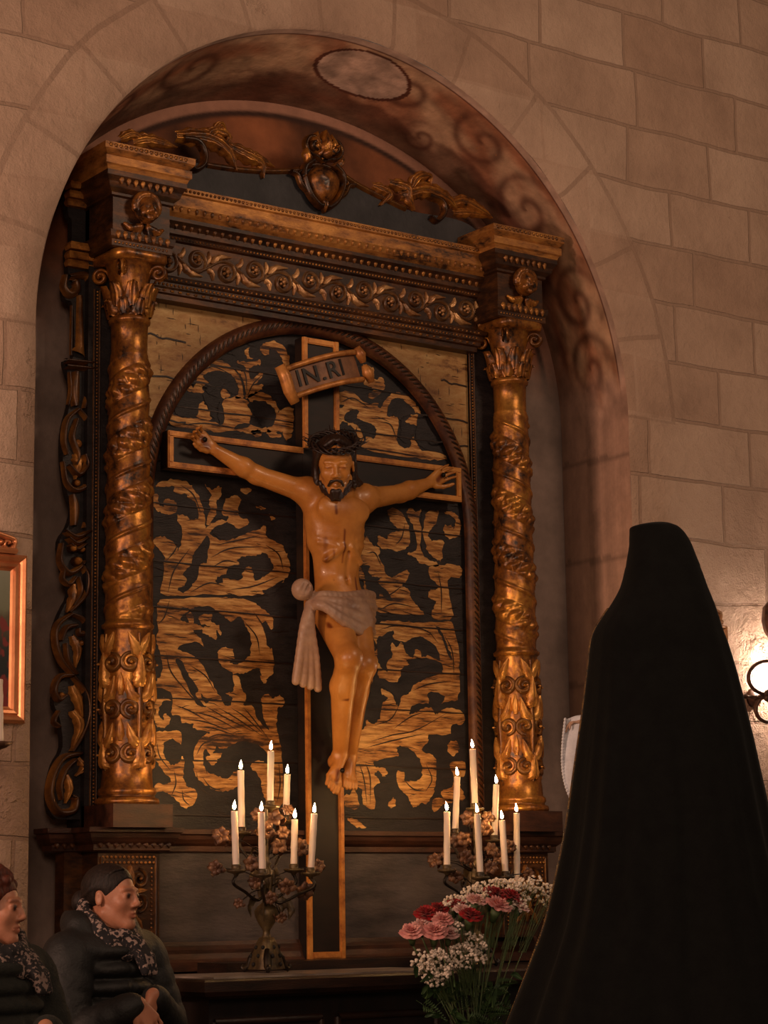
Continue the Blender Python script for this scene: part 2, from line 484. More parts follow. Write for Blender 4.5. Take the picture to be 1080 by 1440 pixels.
for th, xj, zj in path:
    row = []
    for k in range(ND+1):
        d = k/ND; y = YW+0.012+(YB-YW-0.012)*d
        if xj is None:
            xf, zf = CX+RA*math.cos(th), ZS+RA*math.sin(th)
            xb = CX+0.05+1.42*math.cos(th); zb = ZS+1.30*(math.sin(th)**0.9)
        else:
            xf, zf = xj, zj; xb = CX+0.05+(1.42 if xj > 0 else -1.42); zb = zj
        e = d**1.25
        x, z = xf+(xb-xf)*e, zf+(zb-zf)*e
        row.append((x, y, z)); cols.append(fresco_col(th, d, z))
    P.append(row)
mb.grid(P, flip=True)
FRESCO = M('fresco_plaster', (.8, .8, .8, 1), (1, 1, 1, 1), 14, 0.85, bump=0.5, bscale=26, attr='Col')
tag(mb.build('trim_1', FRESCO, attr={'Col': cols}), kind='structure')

# back of the niche with its painted lunette
mb = MB(); P = []; cols = []
zs_ = [3.2*j/40 for j in range(40)]+[3.2+1.75*j/200 for j in range(201)]
for i in range(321):
    x = -1.55+3.1*i/320; row = []
    for z in zs_:
        row.append((x, YB+0.004, z))
        n1 = mnoise.fractal(Vector((x*3, z*3, 5)), 1.0, 2.0, 5)
        g = np.array(rgb(158, 138, 128)[:3])*(0.8+0.4*n1)
        rd = np.array(rgb(140, 84, 52)[:3])*(0.8+0.9*n1); bl = np.array(rgb(64, 38, 28)[:3])
        rr = math.hypot((x-CX-0.05)/1.42, (max(0, z-ZS)/1.30)**1.1)
        e = max(0, min(1, (rr-0.935)/0.012)); e2 = max(0, min(1, (rr-0.958)/0.010))
        c = rd*(1-e)+bl*e; c = c*(1-e2)+np.array(rgb(178, 130, 108)[:3])*e2
        f = max(0, min(1, (z-ZS-0.15)/0.35+n1*0.4))
        c = c*f+g*(1-f)
        cols.append(list(np.clip(c, 0.004, 1))+[1])
    P.append(row)
mb.grid(P)
tag(mb.build('wall_back', FRESCO, attr={'Col': cols}), kind='structure')

FLOORM = M('worn_stone_floor', rgb(92, 80, 70), rgb(120, 104, 90), 3, 0.55, bump=0.2)
mb = MB(); mb.box(X0, X1, -9.5, YW, -0.1, 0.0); mb.box(CX-RA-.01, CX+RA+.01, YW, YB, -0.1, 0.0)
tag(mb.build('floor', FLOORM), kind='structure')
# ------------------------------------------------------------------ the gilded altarpiece
AX = 0.018                                   # its axis
COLX = (AX-0.943, AX+0.943); COLY = -0.12
def gold_mat(name, bright=(196, 130, 50), mid=(128, 74, 26), dk=(30, 17, 10), scale=22, rough=0.36, metal=0.75, bump=0.35, lo=0.36, hi=0.66, stretch=(1, 1, 1)):
    mt, nt, b = new_mat(name); L = nt.links.new
    tc = N(nt, 'ShaderNodeTexCoord'); mp = N(nt, 'ShaderNodeMapping'); mp.inputs['Scale'].default_value = stretch
    L(tc.outputs['Object'], mp.inputs[0])
    n1 = N(nt, 'ShaderNodeTexNoise', Scale=scale, Detail=7.0, Roughness=0.68); L(mp.outputs[0], n1.inputs[0])
    n2 = N(nt, 'ShaderNodeTexNoise', Scale=scale*0.18, Detail=4.0); L(mp.outputs[0], n2.inputs[0])
    f = mth(nt, 'ADD', mth(nt, 'MULTIPLY', n1.outputs[0], 0.6), mth(nt, 'MULTIPLY', n2.outputs[0], 0.4))
    rp = ramp(nt, [(lo, rgb(*dk)), ((lo+hi)/2-0.02, rgb(*mid)), (hi, rgb(*bright))]); L(f, rp.inputs[0])
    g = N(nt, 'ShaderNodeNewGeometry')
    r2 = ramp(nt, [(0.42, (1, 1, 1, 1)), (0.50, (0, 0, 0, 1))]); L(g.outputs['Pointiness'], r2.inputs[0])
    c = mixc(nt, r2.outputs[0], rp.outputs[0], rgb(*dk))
    L(c, b.inputs['Base Color'])
    mr = N(nt, 'ShaderNodeMapRange'); L(f, mr.inputs[0]); mr.inputs[1].default_value = lo; mr.inputs[2].default_value = hi-0.05
    mr.inputs[3].default_value = 0.05; mr.inputs[4].default_value = metal
    L(mr.outputs[0], b.inputs['Metallic'])
    b.inputs['Roughness'].default_value = rough
    bp = N(nt, 'ShaderNodeBump', Strength=bump, Distance=0.006); L(n1.outputs[0], bp.inputs['Height']); L(bp.outputs[0], b.inputs['Normal'])
    return mt
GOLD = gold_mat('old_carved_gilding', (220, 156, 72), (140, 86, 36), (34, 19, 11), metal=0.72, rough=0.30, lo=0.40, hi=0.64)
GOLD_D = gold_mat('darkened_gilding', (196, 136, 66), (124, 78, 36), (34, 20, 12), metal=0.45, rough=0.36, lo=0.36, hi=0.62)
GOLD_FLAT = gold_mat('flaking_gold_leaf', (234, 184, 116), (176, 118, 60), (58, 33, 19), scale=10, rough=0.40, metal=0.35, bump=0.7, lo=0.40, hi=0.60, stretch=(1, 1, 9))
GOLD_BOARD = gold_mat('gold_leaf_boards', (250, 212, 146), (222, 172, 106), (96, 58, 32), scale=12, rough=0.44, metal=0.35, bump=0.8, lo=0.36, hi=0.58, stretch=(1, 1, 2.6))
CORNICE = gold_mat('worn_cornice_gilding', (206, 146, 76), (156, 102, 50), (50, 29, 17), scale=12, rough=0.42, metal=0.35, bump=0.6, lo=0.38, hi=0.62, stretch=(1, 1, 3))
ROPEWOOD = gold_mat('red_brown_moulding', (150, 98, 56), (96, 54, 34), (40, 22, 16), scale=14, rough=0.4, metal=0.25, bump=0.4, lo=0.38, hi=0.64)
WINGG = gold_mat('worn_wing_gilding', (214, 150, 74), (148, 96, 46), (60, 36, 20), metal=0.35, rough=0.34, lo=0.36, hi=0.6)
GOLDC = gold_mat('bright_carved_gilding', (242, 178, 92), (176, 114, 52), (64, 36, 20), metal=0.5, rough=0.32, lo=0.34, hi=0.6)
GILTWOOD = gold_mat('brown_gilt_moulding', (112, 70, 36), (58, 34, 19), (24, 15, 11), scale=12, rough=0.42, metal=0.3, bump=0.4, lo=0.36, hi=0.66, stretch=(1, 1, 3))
PAINT = M('blue_black_paint', rgb(24, 20, 21), rgb(44, 38, 39), 10, 0.55, bump=0.35, bscale=50, stretch=(1, 1, 3))
DARKWOOD = M('dark_walnut', rgb(26, 16, 12), rgb(50, 30, 20), 7, 0.42, bump=0.2, bscale=60, stretch=(1, 1, 5))
BROWNW = M('brown_painted_wood', rgb(46, 26, 18), rgb(84, 50, 34), 6, 0.45, bump=0.2, bscale=50, stretch=(1, 4, 4))
GREYP = M('blue_grey_worn_panel', rgb(54, 48, 50), rgb(92, 82, 80), 3.2, 0.62, bump=0.25, bscale=30, stretch=(1, 1, 3.5))
ATTIC = M('slate_blue_paint', rgb(34, 35, 40), rgb(56, 56, 60), 6, 0.6, bump=0.2)

alt = thing('altarpiece', 'tall carved and gilded wooden altarpiece with twisted columns filling the arched niche', 'altarpiece', (AX, 0.05, 0.95))

# back boards, one body behind everything
mb = MB(); mb.box(AX-1.06, AX+1.06, 0.05, 0.13, 0.95, 4.20)
for s in (-1, 1):
    x = AX+s*0.943; mb.rect([(0, 1.66), (0, 4.16)], x-0.125, x+0.135, -0.02, 0.06)
    mb.rect([(0, 1.66), (0, 3.74)], AX+s*0.835-0.03, AX+s*0.835+0.03, 0.0, 0.06)
back = mb.build('back_board', PAINT, alt)
for s in (-1, 1):                                    # beaded edges of the backing pilasters
    mb = MB(); x = (-1.012 if s < 0 else 0.832)
    for i in range(150): mb.dome((x, 1.72+i*0.0135), 0.0055, 0.006, plane(-0.020), 6, 2)
    mb.stroke([(x-0.012, 1.7), (x-0.012, 3.74)], 0.004, 0.006, plane(-0.02)); mb.stroke([(x+0.012, 1.7), (x+0.012, 3.74)], 0.004, 0.006, plane(-0.02))
    mb.build('beaded_strip', GOLD_D, alt)

# ---- painted panel: dark boards with gilded foliage
YP = 0.022
def shp(o, pts): return [(o[0]+u/4.5, o[1]+v/4.5) for u, v in pts]
A_, B_, C_, D_, E_, F_, G_, H_ = (200, 460), (200, 660), (200, 840), (200, 960), (460, 460), (460, 680), (460, 820), (460, 940)
gold1 = [
 (A_, [(165,600),(175,545),(230,565),(350,580),(480,610),(520,600),(510,470),(590,440),(640,450),(700,500),(690,560),(680,610),(760,640),(840,560),(880,520),(950,510),(955,590),(950,665),(880,660),(780,665),(690,680),(600,655),(480,665),(350,645),(230,635)]),
 (A_, [(265,390),(300,350),(325,380),(345,330),(350,280),(400,240),(470,208),(540,230),(600,290),(640,370),(650,440),(590,450),(610,400),(590,340),(550,300),(480,275),(420,290),(390,310),(420,350),(380,375),(390,410),(340,415),(300,410)]),
 (A_, [(355,575),(350,520),(370,470),(400,480),(430,550),(430,590)]),
 (A_, [(490,420),(520,390),(560,430),(520,450)]),
 (A_, [(600,215),(660,220),(740,210),(750,235),(700,250),(675,275),(690,330),(760,280),(750,330),(700,370),(760,360),(750,400),(690,440),(655,450),(650,370),(620,300),(580,250),(640,280),(650,250)]),
 (A_, [(670,430),(740,410),(800,430),(840,480),(870,520),(850,540),(800,490),(740,465),(690,480)]),
 (A_, [(760,110),(790,95),(850,90),(900,130),(930,200),(925,260),(900,250),(880,190),(850,150),(805,140),(795,175),(765,170),(748,140)]),
 (A_, [(650,150),(680,125),(670,170),(700,200),(660,195)]),
 (A_, [(690,660),(740,650),(755,690),(720,695)]), (A_, [(790,640),(850,670),(880,690),(840,700),(800,690)]), (A_, [(890,660),(950,680),(910,715)]),
 (B_, [(85,105),(130,75),(220,65),(300,95),(345,150),(375,210),(398,290),(405,370),(440,345),(500,320),(540,325),(545,300),(510,285),(510,230),(540,180),(590,165),(625,190),(610,250),(620,310),(665,320),(665,355),(600,375),(560,345),(510,345),(450,375),(430,410),(480,440),(530,450),(600,430),(680,395),(740,385),(770,350),(790,390),(785,430),(860,460),(900,510),(930,580),(930,650),(890,710),(830,750),(760,790),(640,800),(480,790),(250,800),(180,800),(115,780),(130,690),(140,560),(110,510),(65,460),(90,430),(140,430),(215,480),(225,520),(250,440),(250,370),(215,300),(230,285),(280,300),(320,320),(360,300),(340,220),(310,185),(280,175),(300,160),(210,150),(200,110),(140,115)]),
 (B_, [(60,170),(100,160),(105,220),(140,240),(135,200),(170,185),(215,210),(215,260),(170,285),(110,270),(70,230)]),
 (B_, [(395,100),(450,130),(490,100),(500,160),(470,210),(470,280),(420,350),(405,330),(430,260),(420,190),(440,160)]),
 (B_, [(620,125),(690,125),(660,160)]), (B_, [(720,235),(780,240),(750,255)]), (B_, [(800,280),(835,310),(820,320)]),
 (C_, [(100,40),(180,10),(400,0),(560,5),(680,20),(760,70),(820,130),(825,200),(800,180),(780,150),(760,180),(800,320),(825,330),(830,470),(800,500),(775,550),(750,500),(750,460),(700,455),(640,480),(580,480),(520,450),(480,400),(480,350),(520,315),(570,330),(580,380),(555,410),(600,425),(660,390),(690,330),(680,230),(640,150),(610,120),(570,155),(530,130),(490,100),(430,60),(350,60),(290,90),(240,140),(300,160),(370,180),(390,200),(320,210),(360,250),(390,310),(330,280),(220,320),(300,360),(370,410),(440,540),(480,610),(540,690),(570,640),(530,610),(580,590),(575,500),(610,510),(635,590),(660,640),(640,680),(700,690),(730,770),(800,840),(770,760),(760,690),(750,640),(790,610),(830,640),(860,620),(895,640),(890,690),(860,700),(850,800),(870,920),(885,1010),(890,1300),(800,1300),(760,1230),(740,1130),(680,1070),(740,1030),(790,1050),(790,980),(720,930),(620,910),(560,940),(500,960),(470,940),(440,1000),(400,960),(385,1010),(410,1100),(480,1130),(540,1150),(590,1100),(640,1110),(620,1170),(560,1220),(480,1225),(400,1190),(340,1130),(325,1060),(330,960),(380,880),(430,850),(330,835),(320,800),(250,790),(240,750),(185,740),(190,690),(180,600),(80,560),(100,520),(130,450),(110,340),(90,260),(100,170)]),
 (C_, [(360,130),(400,105),(440,115),(440,150),(490,190),(500,240),(470,210),(465,275),(420,240),(380,220),(390,190),(430,180),(370,170)]),
 (C_, [(280,110),(310,95),(325,150),(300,170)]),
 (C_, [(90,640),(150,635),(180,650),(130,660),(105,710),(110,760),(140,770),(130,740),(165,745),(175,780),(140,825),(90,810),(70,740),(75,680)]),
 (D_, [(80,320),(160,305),(245,315),(245,390),(200,360),(150,370),(130,420),(150,480),(190,520),(240,500),(255,465),(270,500),(260,600),(290,660),(330,670),(345,740),(290,790),(250,780),(200,730),(130,690),(80,690),(90,640),(150,640),(180,620),(150,580),(110,520),(70,440)]),
 (D_, [(410,460),(500,440),(480,490),(450,520),(420,500)]),
 (E_, [(60,420),(160,410),(240,480),(320,480),(330,520),(380,440),(430,410),(500,430),(560,480),(590,530),(600,600),(640,640),(600,660),(560,620),(500,600),(540,560),(500,550),(570,545),(500,480),(440,450),(400,480),(390,560),(430,560),(450,600),(450,740),(520,760),(540,690),(570,740),(600,780),(700,790),(760,830),(700,840),(560,830),(300,790),(180,745),(130,735),(200,720),(180,660),(160,630),(100,600),(75,640),(60,600),(60,540),(110,490),(60,490)]),
 (E_, [(230,240),(290,260),(300,330),(350,320),(360,390),(300,450),(260,440),(290,390),(240,370),(230,330),(260,320)]),
 (F_, [(380,170),(440,160),(490,220),(525,300),(520,390),(480,420),(430,430),(390,410),(350,415),(320,370),(330,330),(370,345),(400,310),(460,300),(410,250)]),
 (F_, [(500,190),(530,150),(560,180),(590,160),(580,230),(600,300),(590,400),(640,480),(700,500),(700,520),(600,510),(560,470),(510,440),(570,410),(540,260)]),
 (F_, [(620,190),(700,170),(690,250),(640,310),(660,360),(740,360),(730,420),(720,490),(690,480),(640,430),(610,330)]),
 (F_, [(740,180),(800,180),(840,230),(840,300),(800,350),(750,330),(735,280),(780,260),(800,290),(815,240),(780,200)]),
 (F_, [(200,480),(220,400),(250,335),(290,390),(330,410),(330,470),(370,560),(400,590),(440,580),(510,545),(510,600),(470,650),(520,670),(530,720),(580,790),(610,830),(400,820),(270,790),(230,740),(240,680),(230,620),(200,590)]),
 (F_, [(650,530),(740,510),(840,520),(850,590),(770,600),(770,700),(790,850),(670,850),(670,790),(690,750),(640,720),(650,680),(690,670),(700,640),(650,590)]),
 (G_, [(290,290),(330,250),(420,240),(520,245),(680,250),(800,260),(835,500),(840,640),(820,740),(730,760),(690,830),(760,790),(830,800),(870,840),(860,890),(790,900),(770,960),(650,960),(640,1000),(600,1060),(680,1100),(690,1200),(680,1300),(640,1390),(600,1390),(560,1420),(530,1390),(490,1330),(450,1290),(440,1200),(490,1200),(500,1250),(580,1250),(600,1200),(590,1130),(540,1060),(460,1030),(440,1060),(450,1090),(380,1110),(300,1130),(310,1160),(370,1170),(380,1210),(350,1220),(330,1190),(300,1210),(330,1260),(300,1300),(300,1430),(230,1400),(220,1310),(180,1300),(200,1420),(120,1420),(110,1340),(150,1330),(180,1240),(180,1100),(200,960),(240,900),(260,850),(290,890),(330,860),(350,760),(340,690),(350,660),(410,700),(440,770),(460,720),(520,700),(540,650),(620,600),(720,570),(720,500),(600,470),(500,490),(520,520),(470,540),(460,600),(420,630),(340,600),(310,540),(290,580),(280,640),(270,680),(290,500),(310,400)]),
 (G_, [(770,1010),(820,1000),(835,1050),(800,1090),(765,1070)]),
 (H_, [(780,600),(870,595),(870,680),(830,700),(860,780),(870,830),(800,840),(740,820),(720,780),(790,750),(800,680)]),
 (H_, [(670,830),(740,820),(800,850),(740,860),(680,910)]),
 (H_, [(385,870),(410,820),(430,830),(425,880)]), (H_, [(525,840),(555,880),(535,870)]),
 (H_, [(130,955),(180,955),(230,990),(240,1012),(180,1000)]),
]
dark2 = [
 (A_, [(385,310),(430,285),(500,280),(560,300),(600,360),(600,420),(560,420),(530,390),(500,400),(480,440),(440,430),(400,400),(420,350)]),
 (A_, [(200,470),(240,420),(300,420),(350,460),(355,550),(300,570),(230,560),(205,520)]),
 (A_, [(385,430),(430,440),(470,500),(470,580),(440,560),(410,490)]),
 (A_, [(640,420),(625,330),(590,270),(640,350),(655,430)]),
 (A_, [(670,490),(720,465),(790,480),(840,530),(830,620),(760,630),(730,580),(690,540)]),
 (A_, [(480,500),(500,470),(515,560),(500,610),(485,600)]),
 (A_, [(600,620),(680,610),(660,635),(590,645)]),
 (B_, [(415,420),(425,470),(410,540),(410,590),(370,600),(350,680),(310,740),(260,785),(225,755),(265,735),(280,690),(255,660),(310,600),(320,540),(350,500),(380,460)]),
 (B_, [(600,570),(650,550),(720,545),(780,530),(815,580),(830,630),(770,680),(715,700),(700,640),(670,610),(640,650),(630,690),(590,700),(520,690),(510,720),(470,720),(480,680),(530,660),(545,620),(610,600)]),
 (B_, [(440,385),(520,340),(545,335),(600,378),(660,370),(600,420),(530,450),(480,430)]),
 (B_, [(760,770),(830,740),(890,700),(860,760),(800,790)]),
 (C_, [(210,400),(250,400),(290,480),(350,570),(340,620),(400,690),(350,680),(300,590),(250,490)]),
 (C_, [(400,670),(440,640),(400,640),(370,610)]),
 (E_, [(110,560),(150,525),(200,530),(190,570),(220,590),(280,610),(310,650),(300,700),(250,690),(240,740),(220,660),(170,610),(120,600)]),
 (E_, [(400,480),(460,450),(520,500),(520,560),(470,570),(470,640),(460,700),(500,730),(540,680),(560,640),(500,610),(450,580),(420,560),(380,560)]),
 (E_, [(580,560),(620,560),(660,660),(740,720),(760,800),(600,760),(560,680)]),
 (F_, [(210,515),(270,520),(260,560),(290,590),(350,600),(320,620),(390,690),(410,740),(380,740),(340,700),(320,730),(290,690),(245,660),(240,580)]),
 (F_, [(600,200),(625,170),(605,300),(615,400),(640,480),(600,420)]),
 (G_, [(680,260),(720,300),(770,420),(790,480),(770,470),(720,340)]),
 (G_, [(320,360),(350,330),(420,300),(420,350),(490,370),(540,345),(620,350),(690,410),(715,490),(640,460),(600,470),(590,430),(560,420),(540,470),(500,440),(470,370),(440,410),(420,380),(400,400),(420,460),(380,500),(380,560),(340,530),(315,450)]),
 (G_, [(520,830),(550,770),(640,760),(640,690),(740,710),(730,760),(690,830),(660,790),(620,790),(560,820)]),
 (G_, [(300,590),(330,620),(430,640),(540,560),(640,530),(730,560),(640,600),(560,640),(510,700),(470,720),(450,780),(430,710),(370,680),(350,660),(340,700),(380,730),(340,780),(330,850),(290,890),(250,860),(300,820),(270,720)]),
 (D_, [(400,450),(385,500),(410,580),(400,490)]),
]
def resamp(pts, wob, seed):
    c = cat(pts, 5, True); out = []
    for i, (u, v) in enumerate(c):
        n = mnoise.noise(Vector((u*0.26, v*0.26, seed)))+0.6*mnoise.noise(Vector((u*0.7, v*0.7, seed+9))); q = mnoise.noise(Vector((u*0.26+50, v*0.26, seed)))+0.6*mnoise.noise(Vector((u*0.7+50, v*0.7, seed+9)))
        out.append((u+wob*n, v+wob*q))
    return out
from mathutils.geometry import tessellate_polygon
def flat_shapes(mb, lst, Y, wob, mi):
    for k, (o, pts) in enumerate(lst):
        pp = resamp(shp(o, pts), wob, k*1.7)
        vs = [tuple(at(u, v, Y)) for u, v in pp]
        tri = tessellate_polygon([[Vector((p[0], p[2], 0)) for p in vs]])
        mb.add(vs, [tuple(t) for t in tri], False); mb.mi += [mi]*len(tri)
mb = MB(); mb.box(AX-0.83, AX+0.83, YP, 0.05, 1.66, 3.76); mb.mi += [0]*6
flat_shapes(mb, gold1, YP-0.0015, 2.3, 1)
flat_shapes(mb, dark2, YP-0.0030, 2.0, 0)
VEINS = [(C_, [(255,770),(400,790),(560,850)]), (C_, [(300,720),(450,760),(620,850)]), (C_, [(400,690),(520,760),(700,850)]), (C_, [(480,700),(600,770),(760,880)]), (C_, [(560,700),(650,760),(780,880)]), (C_, [(640,700),(700,770),(800,900)]),
 (C_, [(340,820),(450,830),(600,880)]), (C_, [(390,900),(480,870),(620,880)]), (C_, [(340,1000),(380,930),(460,900)]), (C_, [(170,20),(140,120),(100,170)]), (C_, [(700,90),(760,180),(800,300)]), (C_, [(640,150),(720,250),(740,360)]), (C_, [(150,350),(180,470),(280,600)]), (C_, [(300,430),(400,500),(460,600)]),
 (C_, [(200,500),(300,620),(380,700)]), (C_, [(200,680),(300,720),(420,790)]), (D_, [(340,560),(360,660),(440,720)]), (D_, [(380,600),(430,660),(520,690)]), (D_, [(90,380),(110,470),(180,560)]), (D_, [(200,560),(210,640),(180,720)]), (D_, [(250,680),(260,740),(300,780)]), (D_, [(820,480),(830,620),(820,760)]), (D_, [(860,500),(870,640),(850,760)]),
 (B_, [(240,100),(320,160),(370,280)]), (B_, [(150,580),(200,520),(240,440)]), (B_, [(160,780),(200,640),(300,500)]), (B_, [(430,560),(560,500),(760,490)]), (B_, [(440,620),(520,580),(600,590)]), (B_, [(780,480),(860,540),(890,640)]), (B_, [(300,780),(420,720),(520,740)]), (B_, [(560,760),(700,740),(860,680)]), (B_, [(470,480),(600,450),(740,420)]),
 (A_, [(350,300),(440,250),(560,300)]), (A_, [(600,240),(650,300),(660,420)]), (A_, [(760,300),(700,360),(660,440)]), (A_, [(240,620),(400,610),(600,640)]), (E_, [(80,480),(160,450),(260,510)]), (E_, [(330,600),(400,620),(440,720)]), (E_, [(200,760),(400,790),(600,820)]),
 (F_, [(250,440),(300,440),(340,520)]), (F_, [(290,740),(400,700),(480,640)]), (F_, [(330,800),(420,760),(540,780)]), (F_, [(700,560),(720,680),(720,820)]), (F_, [(430,390),(470,340),(490,250)]), (G_, [(320,300),(440,270),(620,300),(700,380)]), (G_, [(740,330),(790,440),(800,600)]),
 (G_, [(540,680),(640,640),(780,620)]), (G_, [(280,1000),(420,960),(560,930),(760,820)]), (G_, [(250,1040),(400,1000),(620,950)]), (G_, [(300,900),(400,860),(460,760)]), (G_, [(420,920),(520,850),(600,820)]), (H_, [(620,600),(660,700),(620,780)]), (H_, [(480,700),(540,760),(620,780)]), (H_, [(200,600),(230,700),(250,860)]), (H_, [(240,600),(270,690),(270,860)])]
for o_, pts in VEINS:
    q = cat([tuple(at(u, v, YP)[[0, 2]]) for u, v in shp(o_, pts)], 8); n0 = len(mb.f)
    mb.stroke(q, [0.0004+0.0024*math.sin(PI*i/(len(q)-1)) for i in range(len(q))], 0.0004, plane(YP-0.0034), n=2); mb.mi += [2]*(len(mb.f)-n0)
for z in (1.72, 1.93, 2.165, 2.33, 2.52, 2.70, 2.93, 3.13, 3.33, 3.52):       # gaps between the boards
    pts = [(AX-0.80+1.6*i/30, z+0.004*mnoise.noise(Vector((i*0.5, z*9, 0)))) for i in range(31)]
    n0 = len(mb.f); mb.stroke(pts, [0.0030+0.002*mnoise.noise(Vector((i*.7, z, 3))) for i in range(31)], 0.001, plane(YP-0.004), n=2); mb.mi += [2]*(len(mb.f)-n0)
rq = random.Random(9)
for i in range(420):                                                          # short cracks and engraved veins in the leaf
    x = AX+rq.uniform(-.78, .78); z = rq.uniform(1.7, 3.65); l_ = rq.uniform(.02, .09); n0 = len(mb.f); a = rq.uniform(-.25, .25)
    mb.stroke([(x+l_*q/5, z+a*l_*q/5+0.004*mnoise.noise(Vector((x*9+q, z*9, 1)))) for q in range(6)], [0.0002, .0011, .0015, .0015, .0010, 0.0002], 0.0004, plane(YP-0.0034), n=2); mb.mi += [2]*(len(mb.f)-n0)
pnl = mb.build('painted_panel', [PAINT, GOLD_FLAT, DARKWOOD], alt)

# ---- gold spandrel boards around the arch
RF = 0.805; ZF = 2.935
mb = MB(); P = []
nA = 64
angs = sorted([PI*i/nA for i in range(nA+1)]+[math.atan2(0.82, 0.86), PI-math.atan2(0.82, 0.86)])
for a in angs:
    ca, sa = math.cos(a), math.sin(a)
    xi, zi = AX+RF*ca, ZF+RF*sa
    t = min(0.86/abs(ca) if abs(ca) > 1e-6 else 9, 0.82/sa if sa > 1e-6 else 9)
    xo, zo = AX+t*ca, ZF+t*sa
    P.append([(xi, 0.012, zi), (xi, 0.0, zi), (xo, 0.0, zo)])
mb.grid(P, smooth=False)
sp = mb.build('spandrel_board', GOLD_BOARD, alt)
mb = MB(); rq = random.Random(4)
for i in range(170):
    a = rq.uniform(0.3, PI-0.3); rr = RF+0.03+rq.random()*0.30; x, z = AX+rr*math.cos(a), ZF+rr*math.sin(a)
    if abs(x-AX) > 0.78 or z > 3.72: continue
    l_ = rq.uniform(.012, .05); vt = rq.random() < .45
    mb.stroke([(x+(0 if vt else l_*q/4)+0.004*mnoise.noise(Vector((q, z*30, 1))), z+(l_*q/4 if vt else 0)+0.004*mnoise.noise(Vector((q, x*30, 2)))) for q in range(5)], [.0003, .0012, .0016, .0012, .0003], 0.0004, plane(-0.001), n=2)
for z, xs in ((3.44, (-.80, -.50)), (3.27, (-.80, -.62)), (3.10, (-.8, -.7)), (3.44, (.52, .80)), (3.33, (.6, .80)), (3.12, (.7, .8)), (3.6, (-.8, -.62)), (3.6, (.66, .8))):
    pts = [(AX+xs[0]+(xs[1]-xs[0])*i/10, z+0.012*mnoise.noise(Vector((i*.4, z*5, 2)))-0.01*i/10) for i in range(11)]
    mb.stroke(pts, 0.004, 0.001, plane(-0.002), n=2)
mb.build('board_crack', DARKWOOD, sp)['kind'] = 'stuff'

# ---- arched frame: roped moulding
path = [(AX-RF, 1.68+i*(ZF-1.68)/60) for i in range(60)]+[(AX-RF*math.cos(PI*i/110), ZF+RF*math.sin(PI*i/110)) for i in range(111)]+[(AX+RF, ZF-(i+1)*(ZF-1.68)/60) for i in range(60)]
mb = MB(); mb.stroke(path, 0.036, 0.030, plane(0.0), n=8)
fr = mb.build('arch_frame', ROPEWOOD, alt)
mb = MB()
L_ = 0.0
for i in range(len(path)-1):
    a, b = path[i], path[i+1]; d = math.hypot(b[0]-a[0], b[1]-a[1]); tx, ty = (b[0]-a[0])/d, (b[1]-a[1])/d
    q = 0.0
    while L_ < d:
        u, v = a[0]+tx*L_, a[1]+ty*L_
        w = 0.013
        mb.stroke([(u-ty*w*0+tx*-.014+ty*.012, v+ty*-.014-tx*.012), (u, v), (u+tx*.014-ty*.012, v+ty*.014+tx*.012)], [0.004, 0.0062, 0.004], [0.004, 0.007, 0.004], plane(-0.028), n=4)
        L_ += 0.026
    L_ -= d
mb.build('rope_carving', GOLD_D, fr)

